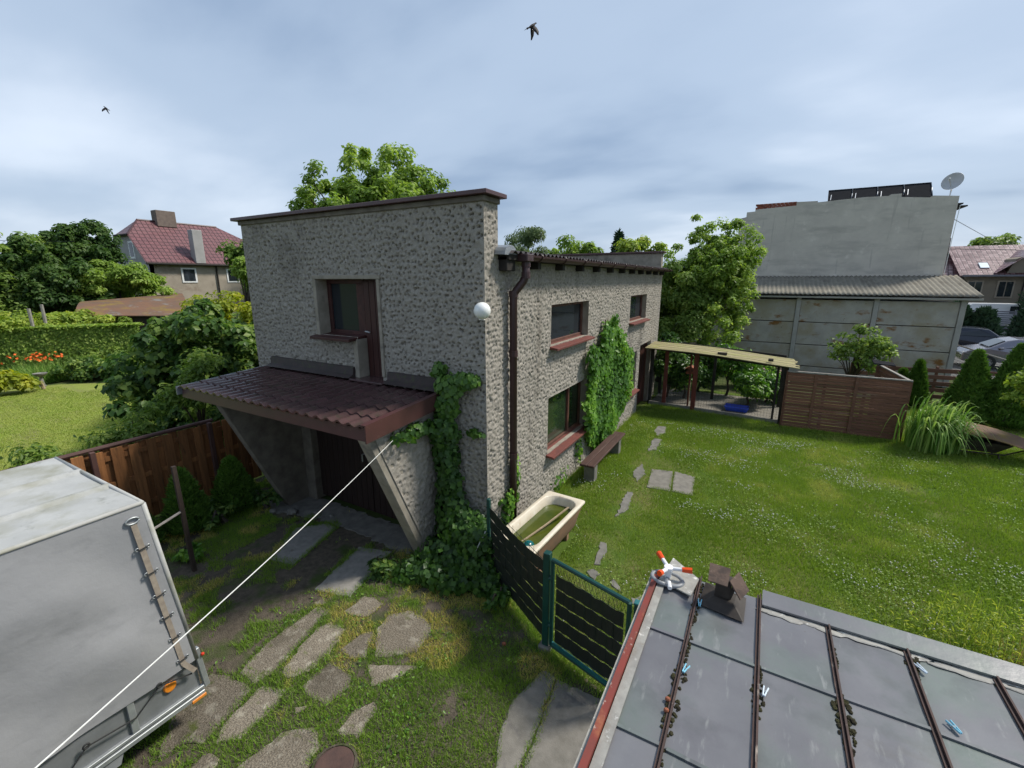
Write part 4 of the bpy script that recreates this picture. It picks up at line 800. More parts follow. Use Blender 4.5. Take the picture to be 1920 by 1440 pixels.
mb = MB(); mb.bar((0.0, 2.62, AZ + 0.03), (0.03, 2.62, AZ + 0.16), 0.02, 0.012); mb.build('bracket', 'tin_black', vt)
# sprinkler
sp_ = thing('lawn_sprinkler', 'three armed lawn sprinkler with orange nozzles on the roof corner', 'sprinkler', (-0.36, 2.68, AZ))
for s in (-1, 1):
    pts = [(-0.355 + s * (0.014 + 0.070 * math.sin(t)), 2.655 - 0.070 * math.cos(t) * (0.8) + s * 0.0, AZ + 0.028) for t in np.linspace(0.15, math.pi - 0.15, 10)]
    pts = [pts[0]] + pts + [pts[-1]]
    MB().tube([(-0.355, 2.60, AZ + 0.028)] + pts[1:-1] + [(-0.355, 2.71, AZ + 0.028), (-0.355, 2.60, AZ + 0.028)], 0.012, 8).build('base_loop', 'sprinkler_grey', sp_, smooth=True)
MB().lathe((-0.355, 2.675, AZ + 0.02), [(0.0, 0), (0.018, 0), (0.018, 0.05), (0.026, 0.055), (0.026, 0.075), (0.0, 0.08)], 12).build('hub', 'sprinkler_white', sp_)
for a in (128, 8, 250):
    d = Vector((math.cos(R(a)), math.sin(R(a)), 0.12)); c0 = Vector((-0.355, 2.675, AZ + 0.085))
    ar = MB().tube([c0, c0 + d * 0.075], 0.011, 8).build('arm', 'sprinkler_white', sp_)
    MB().tube([c0 + d * 0.072, c0 + d * (0.125 if a != 250 else 0.10)], [0.014, 0.017], 8).build('nozzle', 'orange_plastic', ar)
MB().tube([(-0.34, 2.62, AZ + 0.035), (-0.325, 2.575, AZ + 0.03)], 0.012, 8).build('hose_connector', 'sprinkler_white', sp_)
sp_.scale = (1.12, 1.12, 1.12)
# clothes pegs and shards on the roof
for (x, y, a, m_, lab) in ((-0.145, 2.01, 75, 'pin_blue', 'light blue peg on the seam nearest the red roof edge'), (-0.145, 2.54, 95, 'pin_blue', 'small light blue peg beside the rusty roof vent'), (0.20, 2.06, 80, 'pin_white', 'pale clothes peg on the second seam of the roof'),
                           (0.875, 2.59, 125, 'pin_white', 'pale clothes peg near the far edge of the metal roof'), (0.915, 2.27, 120, 'pin_blue', 'light blue clothes peg on the seam near the right of the roof')):
    pg = thing('clothes_peg', lab, 'clothes peg', (x, y, AZ + 0.01), 'clothes pegs on the metal roof'); d = Vector((math.cos(R(a)), math.sin(R(a)), 0)); q = Vector((-d.y, d.x, 0)); c0 = Vector((x, y, AZ + 0.018))
    for s in (-1, 1): MB().bar(c0 - d * 0.030 + q * s * 0.003, c0 + d * 0.030 + q * s * 0.010, 0.006, 0.010).build('jaw', m_, pg, bevel=0.002)
    MB().tube([c0 - q * 0.010, c0 + q * 0.010], 0.005, 6).build('spring', 'galvanised', pg)
for x, y, lab in ((-0.19, 1.80, 'orange terracotta crumb beside the first roof seam'), (-0.185, 1.74, 'brown terracotta crumb lowest on the first roof seam')):
    tag(MB().ball((x, y, AZ + 0.012), 0.014, 7, 5, (1, 0.8, 0.8)).build('roof_debris', 'terracotta'), lab, 'debris')

# manhole and little terracotta piece
mh = thing('manhole', 'round rusty manhole cover in the driveway grass', 'manhole', (-2.79, 1.82, 0))
MB().lathe((-2.79, 1.82, 0), [(0.165, -0.02), (0.165, 0.03), (0.15, 0.032), (0.0, 0.026)], 28).build('cover', 'manhole_iron', mh)
MB().lathe((-2.79, 1.82, 0), [(0.17, -0.02), (0.17, 0.034), (0.192, 0.028), (0.195, -0.02)], 28).build('ring', 'soil', mh, smooth=False)
tag(MB().ball((-2.18, 3.67, 0.03), 0.028, 8, 6, (1, 0.8, 0.8)).build('clay_shard', 'terracotta'), 'small terracotta shard in the grass before the green fence', 'shard')
for x, y, r_, lab in ((-7.0, 4.35, 0.10, 'larger broken concrete lump by the left canopy fin'), (-6.62, 4.55, 0.06, 'small grey stone before the garage door'), (-7.35, 4.2, 0.07, 'grey stone lying farthest left under the canopy'), (-4.35, 4.46, 0.045, 'small pale stone at the foot of the right canopy fin'), (-6.3, 4.62, 0.045, 'smallest pale stone on the garage threshold')):
    me_ = MB().ball((x, y, r_ * 0.4), r_, 7, 5, (1.2, 0.8, 0.6)); me_.v = [(a + random.uniform(-1, 1) * r_ * 0.15, b + random.uniform(-1, 1) * r_ * 0.15, c) for a, b, c in me_.v]
    tag(me_.build('stone', 'concrete'), lab, 'stone', 'stones by the garage door')

# ================================================================== TRAILER
tr = thing('covered_trailer', 'box trailer with a grey tarpaulin cover parked on the driveway', 'trailer', (-5.1, 0.0, 0))
tx0, tx1 = -6.06, -4.2; tyb = -2.6
fy = lambda z: 1.37 + (2.36 - z) * 0.093      # sloping front end
# tarpaulin side with soft folds
nu, nv = 90, 60; uu = np.linspace(0, 1, nu); vv = np.linspace(0, 1, nv); U, V_ = np.meshgrid(uu, vv, indexing='ij')
Z = 0.70 + (2.345 - 0.70) * V_; YY = tyb + (fy(Z) - 0.0 - tyb) * U
Zb = Z - 0.20 * (1 - U) * (1 - V_) * 0.25
fold = 0.030 * np.sin((YY * 1.9 + Z * 1.3) * 2.2) * np.exp(-((V_ - 0.35) / 0.4) ** 2) + 0.050 * (vnoise(YY + Z * 0.5, Z * 1.1, 0.42, 4) - 0.5) * np.sin(np.pi * np.clip(V_ * 1.02, 0, 1)) + 0.016 * np.maximum(0, 1 - np.abs((YY - (0.55 + (Z - 0.7) * 0.35)) / 0.16)) * np.exp(-V_ * 3)
XX = tx1 + fold * np.clip((1 - V_) * 14, 0, 1) * np.clip((1 - U) * 14, 0, 1)
idx = np.arange(nu * nv).reshape(nu, nv); F = np.stack([idx[:-1, :-1], idx[1:, :-1], idx[1:, 1:], idx[:-1, 1:]], -1).reshape(-1, 4)
tp = np_mesh('tarpaulin_side', np.stack([XX, YY, Zb], -1).reshape(-1, 3), F, 'tarp', tr, smooth=True)
mb = MB(); mb.slab3([(tx0, fy(0.7), 0.70), (tx1, fy(0.7), 0.70), (tx1, fy(2.345), 2.345), (tx0, fy(2.345), 2.345)], (0, -0.01, 0)); mb.build('tarpaulin_front', 'tarp', tr)
mb = MB(); mb.box(tx0, tx0 + 0.01, tyb, 1.36, 0.7, 2.345); mb.box(tx0, tx1, tyb, tyb + 0.01, 0.7, 2.345); mb.build('tarpaulin_rear', 'tarp', tr)
# roof with bows pressing through
nu, nv = 60, 80; U, V_ = np.meshgrid(np.linspace(0, 1, nu), np.linspace(0, 1, nv), indexing='ij'); X = tx0 + (tx1 - tx0) * U; Y = tyb + (1.37 - tyb) * V_
bow = np.zeros_like(X)
for xb in (tx0 + 0.62, tx0 + 1.24): bow = np.maximum(bow, 1 - np.abs(X - xb) / 0.05)
Z = 2.36 - 0.028 * np.sin(np.pi * U) ** 2 * 0.6 + 0.034 * np.clip(bow, 0, 1) - 0.012 * vnoise(X, Y, 0.4, 3) * np.sin(np.pi * U) * np.sin(np.pi * np.clip(V_, 0, 1))
idx = np.arange(nu * nv).reshape(nu, nv); F = np.stack([idx[:-1, :-1], idx[1:, :-1], idx[1:, 1:], idx[:-1, 1:]], -1).reshape(-1, 4)
np_mesh('tarpaulin_roof', np.stack([X, Y, Z], -1).reshape(-1, 3), F, 'tarp_top', tr, smooth=True)
mb = MB(); mb.tube([(tx1 - 0.004, tyb, 2.352), (tx1 - 0.004, 1.37, 2.352)], 0.016, 8); mb.tube([(tx0, 1.366, 2.352), (tx1, 1.366, 2.352)], 0.016, 8); mb.build('roof_seam', 'tarp_top', tr, smooth=True)
MB().tube([(tx1 - 0.01, fy(2.34), 2.34), (tx1 - 0.01, fy(0.70), 0.70)], 0.020, 8).build('corner_seam', 'tarp_top', tr, smooth=True)
zc = [2.215, 1.98, 1.74, 1.51, 1.28, 1.05, 0.80]
st = MB()
pts = [(tx1 + 0.014, fy(z) - 0.105, z) for z in np.linspace(2.20, 0.75, 12)] + [(tx1 + 0.03, fy(0.6) - 0.05, 0.62)]
for a, b in zip(pts[:-1], pts[1:]): st.bar(a, b, 0.040, 0.005, (1, 0, 0))
st.build('lacing_strap', 'strap', tr)
def ringat(c, r, th_, m, parent, nm, elong=1.0):
    MB().tube([(c[0], c[1] + r * math.cos(t) * elong, c[2] + r * math.sin(t)) for t in np.linspace(0, 2 * math.pi, 15)], th_, 6).build(nm, m, parent, smooth=True)
ringat((tx1 + 0.012, fy(2.225) - 0.105, 2.235), 0.026, 0.008, 'galvanised', tr, 'eyelet', 1.7)
for z in zc[1:]:
    for dy in (-0.135, -0.062):
        ringat((tx1 + 0.012, fy(z) + dy, z), 0.013, 0.0045, 'galvanised', tr, 'eyelet')
    MB().tube([(tx1 + 0.024, fy(z) - 0.14, z - 0.005), (tx1 + 0.030, fy(z) - 0.10, z + 0.003), (tx1 + 0.024, fy(z) - 0.06, z + 0.005)], 0.0045, 6).build('lacing_hook', 'rubber', tr)
# metal body below the cover
MB().box(tx0 + 0.02, tx1 - 0.035, tyb, fy(0.5) - 0.02, 0.36, 0.78).build('side_board', 'galvanised_panel', tr)
MB().bar((tx1 - 0.02, fy(0.74) + 0.012, 0.80), (tx1 - 0.02, fy(0.36) + 0.012, 0.36), 0.045, 0.045).build('corner_profile', 'galvanised', tr, bevel=0.004)
MB().bar((tx1 - 0.02, tyb, 0.375), (tx1 - 0.02, fy(0.36), 0.375), 0.035, 0.030).build('bottom_rail', 'galvanised', tr, bevel=0.003)
MB().bar((tx1 - 0.015, tyb, 0.325), (tx1 - 0.015, fy(0.33) - 0.02, 0.325), 0.045, 0.045).build('chassis_rail', 'galvanised', tr, bevel=0.004)
for y in (1.02, -0.2): MB().box(tx1 - 0.036, tx1 - 0.008, y - 0.025, y + 0.025, 0.39, 0.76).build('stanchion', 'galvanised', tr, bevel=0.003)
MB().lathe((tx1 - 0.03, 1.30, 0.585), [(0.0, 0.016), (0.042, 0.016), (0.05, 0.008), (0.05, 0.0)], 20, (1, 0, 0)).build('side_reflector', 'amber', tr)
MB().box(tx1 - 0.01, tx1 + 0.015, fy(.3) - 0.14, fy(.3) - 0.02, 0.285, 0.315).build('side_marker', 'amber', tr, bevel=0.004)
MB().ball((tx1 + 0.01, fy(.75) + 0.05, 0.72), 0.016, 8, 6).build('front_marker', 'red_plastic', tr)
hk = [(1.46, 0.60), (1.22, 0.685), (1.03, 0.54), (0.72, 0.585), (0.55, 0.42), (0.25, 0.585), (0.0, 0.5)]
MB().tube([(tx1 + 0.012, y, z) for y, z in hk], 0.007, 6).build('bungee_cord', 'rubber', tr)
for y, z in hk[1::2]: ringat((tx1 + 0.016, y, z + 0.01), 0.018, 0.008, 'rubber', tr, 'eyelet')
for yc in (-0.55,):
    for xw in (tx1 - 0.02, tx0 + 0.02):
        wl = MB().lathe((xw - 0.09, yc, 0.30), [(0.17, 0.0), (0.28, 0.0), (0.30, 0.03), (0.30, 0.15), (0.28, 0.18), (0.17, 0.18)], 28, (1, 0, 0)).build('wheel', 'rubber', tr, smooth=False)
        MB().lathe((xw - 0.09, yc, 0.30), [(0.0, 0.14), (0.10, 0.14), (0.17, 0.17), (0.175, 0.18)], 20, (1, 0, 0)).build('rim', 'hub_grey', wl)
mb = MB()
for k in range(12):
    a0, a1 = math.pi * k / 12, math.pi * (k + 1) / 12
    mb.slab3([(tx1 - 0.12, -0.55 + 0.36 * math.cos(a0), 0.30 + 0.36 * math.sin(a0)), (tx1 - 0.12, -0.55 + 0.36 * math.cos(a1), 0.30 + 0.36 * math.sin(a1)), (tx1 - 0.12, -0.55 + 0.35 * math.cos(a1), 0.30 + 0.35 * math.sin(a1)), (tx1 - 0.12, -0.55 + 0.35 * math.cos(a0), 0.30 + 0.35 * math.sin(a0))], (0.24, 0, 0))
mb.build('mudguard', 'galvanised', tr)
MB().slab3([(tx1 - 0.03, 0.35, 0.36), (tx1 - 0.03, 0.95, 0.36), (tx1 + 0.01, 0.88, 0.22), (tx1 + 0.01, 0.35, 0.22)], (-0.02, 0, 0)).build('wheel_skirt', 'galvanised_panel', tr)
# washing line from the canopy fin
A_ = Vector((-3.92, 3.86, 2.12)); B_ = Vector((-1.55, -0.60, 2.60))
tag(MB().tube([A_.lerp(B_, k / 20) - Vector((0, 0, 0.05 * math.sin(math.pi * k / 20))) for k in range(21)], 0.0032, 6).build('washing_line', 'rope_white'), 'white washing line stretched from the canopy across the driveway', 'rope')

# wooden fence left of the driveway
wf = thing('wooden_fence', 'brown vertical board fence with a capping rail left of the driveway', 'fence', (-8.95, 1.5, 0))
FX = -8.95; rr = random.Random(3)
bme = [boxmesh('board', 0.022, 0.135 + 0.012 * k, 1.40, 'fence_wood') for k in range(3)]
y = -2.6; k = 0
while y < 4.95:
    wd = 0.155; piece('board', bme[k % 3], wf, (FX + (0.028 if k % 2 == 0 else -0.028), y, 0.75 + rr.uniform(-.012, .012)), (rr.uniform(-.012, .012), 0, rr.uniform(-.02, .02))); y += 0.118 + rr.uniform(-.006, .012); k += 1
for z in (0.35, 0.85, 1.30): MB().box(FX - 0.016, FX + 0.016, -2.7, 4.95, z - 0.04, z + 0.04).build('rail', 'fence_wood', wf)
MB().tube([(FX, -2.7, 1.50), (FX, 4.2, 1.50)], 0.036, 8).build('capping_rail', 'fence_cap', wf)
for y in (-2.0, 0.2, 2.4, 4.1): MB().box(FX + 0.045, FX + 0.115, y - 0.035, y + 0.035, 0, 1.49).build('post', 'fence_cap', wf, bevel=0.006)

# rusty post with side bar behind the trailer
pl = thing('steel_post', 'thin dark steel post with a side bar behind the trailer', 'post', (-6.77, 2.63, 0))
MB().bar((-6.77, 2.63, 0), (-6.80, 2.62, 1.62), 0.05, 0.05).build('upright', 'pole_rust', pl)
MB().tube([(-6.79, 2.62, 0.95), (-6.55, 1.85, 0.88)], 0.018, 6).build('side_bar', 'bare_pole', pl)

# ================================================================== RIGHT SIDE: COOP, FENCES, SHED
cp = thing('chicken_coop', 'low chicken run with a plank roof, red posts and wire mesh front', 'coop', (-1.1, 15.2, 0))
cz = lambda x: 2.0 - (x + 3.2) * 0.058
for i in range(9):
    y = 14.42 + i * 0.155; mb = MB(); n = 10; rr = random.Random(i); xe = 0.98 + rr.uniform(-.08, .05); xs = -3.22
    top = []
    for k in range(n + 1):
        x = xs + (xe - xs) * k / n; top.append((x, cz(x) + 0.035 * math.sin((x + 3) * 1.1) + (y - 14.4) * 0.03 + rr.uniform(-.004, .004)))
    mb.v = [(x, y - 0.073, z) for x, z in top] + [(x, y + 0.073, z) for x, z in top] + [(x, y - 0.073, z - 0.02) for x, z in top] + [(x, y + 0.073, z - 0.02) for x, z in top]; q = n + 1
    for k in range(n): mb.f += [(k, k + 1, q + k + 1, q + k), (2 * q + k, 3 * q + k, 3 * q + k + 1, 2 * q + k + 1), (k, 2 * q + k, 2 * q + k + 1, k + 1), (q + k, q + k + 1, 3 * q + k + 1, 3 * q + k)]
    mb.f += [(0, q, 3 * q, 2 * q), (n, 2 * q + n, 3 * q + n, q + n)]
    mb.build('roof_plank', 'coop_plank', cp)
for x, y, m_, wd in ((-2.62, 14.92, 'post_red', 0.11), (-1.70, 14.82, 'post_red', 0.13), (-1.86, 14.84, 'post_red', 0.05), (0.72, 14.58, 'post_dark', 0.10), (0.52, 14.60, 'post_dark', 0.06), (-3.1, 15.0, 'post_dark', 0.1), (-3.1, 16.6, 'post_dark', 0.1), (-1.3, 16.6, 'post_dark', 0.09), (0.72, 16.6, 'post_dark', 0.09)):
    MB().box(x - wd / 2, x + wd / 2, y - wd / 2, y + wd / 2, 0, cz(x) - 0.03).build('post', m_, cp, bevel=0.008)
MB().bar((-3.1, 14.92, cz(-3.1) - 0.07), (0.75, 14.58, cz(0.75) - 0.07), 0.06, 0.09).build('front_beam', 'post_dark', cp)
MB().bar((-3.1, 16.6, cz(-3.1) - 0.07), (0.75, 16.6, cz(0.75) - 0.07), 0.06, 0.09).build('rear_beam', 'post_dark', cp)
MB().bar((-3.1, 14.93, 0.06), (0.75, 14.57, 0.06), 0.06, 0.12).build('base_board', 'concrete', cp)
MB().bar((-3.0, 15.05, 0.03), (0.7, 14.7, 0.03), 0.1, 0.05).build('door_sill', 'bare_pole', cp)
def mesh_wires(name, A, B, z0, z1a, z1b, sp_, r, parent):
    A = Vector(A); B = Vector(B); L_ = (B - A).length; n = int(L_ / sp_); mb = MB()
    for k in range(n + 1):
        p = A.lerp(B, k / n); mb.tube([(p.x, p.y, z0), (p.x, p.y, z1a + (z1b - z1a) * k / n)], r, 3, False)
    for k in range(int((z1a - z0) / sp_)):
        z = z0 + k * sp_; mb.tube([(A.x, A.y, z), (B.x, B.y, min(z, z1b))], r, 3, False)
    return mb.build(name, 'wire_dark', parent)
mesh_wires('wire_mesh', (-3.05, 14.98, 0), (0.7, 14.62, 0), 0.1, cz(-3.05) - .1, cz(0.7) - .1, 0.08, 0.0022, cp)
mb = MB(); mb.add([(-3.1, 14.95, 0.012), (0.75, 14.6, 0.012), (0.75, 17.5, 0.012), (-3.1, 17.5, 0.012)], [(0, 1, 2, 3)]); mb.build('gravel_floor', 'gravel', cp)
tt_ = thing('feed_tray', 'bright blue plastic tray on the gravel inside the chicken run', 'tray', (-0.46, 15.45, 0.012))
mb = MB(); mb.add([(-.74, 15.28, .02), (-.16, 15.28, .02), (-.16, 15.62, .02), (-.74, 15.62, .02), (-.79, 15.24, .15), (-.11, 15.24, .15), (-.11, 15.66, .15), (-.79, 15.66, .15)], [(0, 1, 2, 3), (0, 4, 5, 1), (1, 5, 6, 2), (2, 6, 7, 3), (3, 7, 4, 0)]); mb.build('tray_body', 'blue_plastic', tt_)
MB().tube([(-.79, 15.24, .15), (-.11, 15.24, .15), (-.11, 15.66, .15), (-.79, 15.66, .15), (-.79, 15.24, .15)], 0.014, 6).build('rim', 'blue_plastic', tt_)
bh = thing('bird_house', 'small rust coloured bird feeder on a post in the chicken run', 'bird feeder', (-1.95, 15.6, 0))
MB().bar((-1.95, 15.6, 0), (-1.95, 15.6, 1.05), 0.06, 0.06).build('post', 'stick_wood', bh); MB().box(-2.08, -1.80, 15.48, 15.74, 1.05, 1.13).build('tray', 'terracotta', bh); MB().slab3([(-2.12, 15.44, 1.22), (-1.95, 15.44, 1.32), (-1.78, 15.44, 1.22)], (0, .34, 0)).build('roof', 'terracotta', bh)
MB().box(-2.04, -1.86, 15.5, 15.7, 1.13, 1.23).build('box', 'frame_wood', bh)
for x, y, s, lab in ((-0.98, 14.62, 0.26, 'dark brick lying on the plank roof of the chicken run'), (0.30, 14.55, 0.13, 'small dark brick chip near the right end of the plank roof')):
    b_ = thing('loose_brick', lab, 'brick', (x, y, cz(x))); MB().box(x - s / 2, x + s / 2, y - 0.06, y + 0.06, cz(x) + 0.03, cz(x) + 0.105).build('block', 'tin_black', b_, bevel=0.008)
# slat fence
def slat_run(t, A, B, z0, z1, n, gap, th=0.022, jit=0.008, posts=3, m='slat_brown'):
    A = Vector(A); B = Vector(B); L_ = (B - A).length; ang = math.atan2(B.y - A.y, B.x - A.x); hs = (z1 - z0) / n; nrm = Vector((math.sin(ang), -math.cos(ang), 0))
    me = boxmesh('slat', L_, th, hs - gap, m, 0.003)
    for i in range(n):
        piece('slat', me, t, (A + B) / 2 + nrm * random.uniform(-.006, .006) + Vector((0, 0, z0 + hs * (i + 0.5) + random.uniform(-jit, jit) * 0.3)), (random.uniform(-.03, .03), random.uniform(-.002, .002), ang))
    for i in range(posts):
        p = A.lerp(B, i / (posts - 1)) - nrm * 0.05; MB().box(p.x - 0.035, p.x + 0.035, p.y - 0.035, p.y + 0.035, 0, z1 + 0.02).build('post', m, t)
s1 = thing('slat_fence', 'weathered brown horizontal slat fence at the end of the lawn', 'fence', (2.1, 14.35, 0))
slat_run(s1, (0.76, 14.36, 0), (3.42, 14.44, 0), 0.02, 1.60, 18, 0.010, posts=4)
for x in (1.42, 2.32): MB().box(x - 0.035, x + 0.035, 14.345, 14.375, 0.05, 1.60).build('batten', 'slat_brown', s1)
MB().bar((0.74, 14.36, 1.625), (3.44, 14.44, 1.625), 0.07, 0.03).build('capping', 'bare_pole', s1)
slat_run(s1, (3.42, 14.5, 0), (3.20, 16.85, 0), 0.02, 1.58, 12, 0.012, posts=2); MB().bar((3.42, 14.45, 1.60), (3.20, 16.9, 1.60), 0.07, 0.03).build('capping', 'bare_pole', s1)
s2 = thing('rail_fence', 'low brown rail fence behind the conifers in front of the shed', 'fence', (5.2, 19.6, 0))
slat_run(s2, (2.9, 19.3, 0), (7.6, 20.0, 0), 0.15, 1.25, 5, 0.085, posts=5)
bx_ = thing('fence_cover', 'small dark cap lying on the corner of the slat fence', 'cover', (3.3, 16.9, 1.62)); MB().slab3([(3.02, 16.75, 1.64), (3.55, 16.8, 1.60), (3.55, 17.1, 1.64), (3.02, 17.1, 1.70)], (0, 0, 0.03)).build('sheet', 'solar_back', bx_)
# wire fence running to the street
w_ = thing('wire_fence', 'sagging wire mesh fence with a pale top rail before the parked car', 'fence', (7.1, 22.5, 0))
for y in (25.0, 22.4, 19.8): MB().tube([(7.0 + (25 - y) * 0.045, y, 0), (7.0 + (25 - y) * 0.045, y, 1.52)], 0.03, 6).build('post', 'bare_pole', w_)
MB().tube([(7.0, 25, 1.5), (7.24, 19.6, 1.5)], 0.03, 6).build('top_rail', 'bare_pole', w_)
mesh_wires('wire_mesh', (7.0, 25, 0), (7.24, 19.7, 0), 0.1, 1.45, 1.45, 0.09, 0.005, w_)
# rusty sheet resting on a fire bowl
rs = thing('rusty_sheet', 'bent rust brown metal sheet resting over a barrow at the lawn edge', 'metal sheet', (4.9, 14.1, 0))
mb = MB(); n = 10
for k in range(n + 1):
    u = k / n; x = 4.05 + 1.75 * u; z = 0.62 - 0.30 * u + 0.10 * math.sin(u * math.pi); mb.v += [(x, 13.95 - 0.2 * u, z - 0.05), (x + 0.1, 14.75 - 0.2 * u, z + 0.06)]
for k in range(n): mb.f.append((2 * k, 2 * k + 2, 2 * k + 3, 2 * k + 1))
o = mb.build('sheet', 'terracotta', rs); o.data.materials[0] = M['rust_roof']; so = o.modifiers.new('thickness', 'SOLIDIFY'); so.thickness = 0.012
wb = thing('wheelbarrow', 'dark wheelbarrow tub half hidden under the rusty sheet', 'wheelbarrow', (4.75, 14.2, 0))
mb = MB(); mb.add([(4.4, 14.0, .16), (5.05, 14.0, .16), (5.05, 14.4, .16), (4.4, 14.4, .16), (4.2, 13.85, .48), (5.25, 13.85, .40), (5.25, 14.55, .44), (4.2, 14.55, .52)], [(0, 1, 2, 3), (0, 4, 5, 1), (1, 5, 6, 2), (2, 6, 7, 3), (3, 7, 4, 0)]); mb.build('tub', 'tin_black', wb)
MB().tube([(4.2, 14.0, .1), (5.2, 14.0, .14), (5.7, 14.0, .42)], 0.018, 6).build('handle', 'tin_black', wb); MB().tube([(4.2, 14.4, .1), (5.2, 14.4, .14), (5.7, 14.4, .42)], 0.018, 6).build('handle', 'tin_black', wb)
MB().lathe((4.25, 14.16, 0.17), [(0.08, 0), (0.16, 0), (0.17, 0.03), (0.16, 0.08), (0.08, 0.08)], 18, (0, 1, 0)).build('wheel', 'rubber', wb)
for y in (14.0, 14.4): MB().tube([(5.1, y, .14), (5.15, y, 0.0)], 0.015, 6).build('leg', 'tin_black', wb)

# concrete panel shed with corrugated roof
sh = thing('concrete_shed', 'long shed of stained concrete panels with a corrugated sheet roof', 'shed', (1.5, 23.0, 0))
SY = 23.0; px_ = [-6.73, -4.08, -1.43, 1.22, 3.87, 6.45]; pz = [0.0, 0.42, 1.36, 2.33, 3.30]
for i in range(5):
    for j in range(4):
        MB().box(px_[i] + 0.09, px_[i + 1] - 0.09, SY + random.uniform(0, .012), SY + 0.1, pz[j] + 0.014, pz[j + 1] - 0.014).build('concrete_panel', 'shed_concrete', sh, bevel=0.012)
for x in px_: MB().box(x - 0.085, x + 0.085, SY - 0.045, SY + 0.12, 0, 3.36).build('post', 'shed_post', sh, bevel=0.012)
MB().box(px_[0], px_[-1] - 0.02, SY + 0.11, SY + 3.2, 0, 3.25).build('inner_wall', 'interior', sh)
X = np.arange(-6.9, 6.92, 0.0425); Yv = np.linspace(SY - 0.28, 26.0, 8); U, V_ = np.meshgrid(X, Yv, indexing='ij'); Z = 3.52 + (V_ - SY + 0.28) * 0.235 + 0.028 * np.sin(U * 2 * math.pi / 0.17)
idx = np.arange(U.size).reshape(U.shape); F = np.stack([idx[:-1, :-1], idx[1:, :-1], idx[1:, 1:], idx[:-1, 1:]], -1).reshape(-1, 4)
o = np_mesh('corrugated_roof', np.stack([U, V_, Z], -1).reshape(-1, 3), F, 'asbestos', sh); so = o.modifiers.new('thickness', 'SOLIDIFY'); so.thickness = 0.01
MB().box(-6.9, 6.9, SY - 0.22, SY - 0.10, 3.36, 3.44).build('gutter', 'shed_post', sh, bevel=0.01)
MB().box(-6.8, 6.8, SY - 0.095, SY + 0.1, 3.37, 3.48).build('fascia', 'post_dark', sh)
# tall neighbour building with stepped blank wall
nb = thing('neighbour_building', 'tall blank grey white firewall building behind the concrete shed', 'building', (2.4, 26, 0))
prof_ = [(-1.62, 3.9), (6.42, 3.9), (6.42, 7.47), (5.60, 7.55), (5.50, 7.48), (4.55, 7.58), (4.55, 7.72), (4.2, 7.72), (4.1, 7.66), (3.3, 7.68), (1.55, 7.60), (1.55, 7.66), (0.72, 7.68), (0.72, 7.52), (-0.98, 7.46), (-0.98, 7.38), (-1.34, 7.36), (-1.34, 7.14), (-1.62, 7.08)]
MB().slab3([(x, 26.0, z) for x, z in prof_], (0, 8, 0)).build('firewall', 'white_wall', nb)
MB().box(-1.62, 6.42, 26.02, 34, 0, 3.9).build('lower_wall', 'white_wall', nb)
MB().box(-1.60, 6.40, 25.96, 25.998, 4.16, 4.36).build('plaster_band', 'white_paint', nb).data.materials.__setitem__(0, M['white_wall'])
bme_ = boxmesh('brick', 0.165, 0.24, 0.068, 'brick_red', 0.004)
for r_ in range(3):
    for k in range(10): piece('brick', bme_, nb, (-0.90 + k * 0.172 + (0.06 if r_ % 2 else 0), 26.14, 7.52 + r_ * 0.074))
for x0, x1, z in ((6.3, 6.75, 7.05), (6.35, 6.6, 7.15)): MB().box(x0, x1, 26.05, 33.9, z, z + 0.05).build('eave', 'post_dark', nb)
MB().tube([(6.5, 26.0, 7.1), (6.47, 25.98, 6.0), (6.45, 25.98, 4.3)], 0.012, 5).build('cable', 'rope_white', nb)
for k in range(4):
    spn = thing('solar_panel', ('leftmost', 'second from left', 'third from left', 'rightmost')[k] + ' solar panel on the roof of the blank walled building', 'solar panel', (2.4 + k * 0.92, 27.0, 7.6), 'solar panels on the firewall roof')
    x0 = 1.98 + k * 0.93; x1 = x0 + 0.90
    pnl = MB().slab3([(x0, 26.45, 7.55), (x1, 26.45, 7.55), (x1 + 0.02, 27.2, 8.24), (x0 + 0.02, 27.2, 8.24)], (0, 0.02, -0.03)).build('module', 'solar_back', spn)
    MB().tube([(x0, 26.44, 7.55), (x1, 26.44, 7.55), (x1 + .02, 27.19, 8.25), (x0 + .02, 27.19, 8.25), (x0, 26.44, 7.55)], 0.018, 4).build('frame', 'solar_back', pnl)
    for xx in (x0 + 0.06, x1 - 0.04): MB().tube([(xx, 26.38, 7.4), (xx + 0.06, 26.9, 8.0)], 0.018, 4).build('strut', 'alu', spn)
ds = thing('satellite_dish', 'grey satellite dish on a mast at the right end of the firewall', 'satellite dish', (6.15, 26.4, 7.5))
dax = Vector((-0.50, -0.75, 0.30)).normalized(); c0 = Vector((6.22, 26.35, 8.06))
MB().lathe(c0, [(0.0, 0.0), (0.12, 0.012), (0.22, 0.04), (0.31, 0.085), (0.36, 0.12), (0.35, 0.13), (0.30, 0.095), (0.2, 0.05), (0.0, 0.012)], 26, dax).build('reflector', 'dish', ds, smooth=True)
MB().tube([c0 - Vector((0, 0, 0.33)), c0 - dax * 0.0 + dax * 0.42 - Vector((0, 0, 0.05))], 0.014, 6).build('feed_arm', 'alu', ds); MB().tube([(6.2, 26.4, 7.4), (6.22, 26.40, 8.0)], 0.025, 6).build('mast', 'alu', ds)
MB().ball(c0 + dax * 0.44 - Vector((0, 0, 0.05)), 0.05, 8, 6).build('receiver', 'dish', ds)

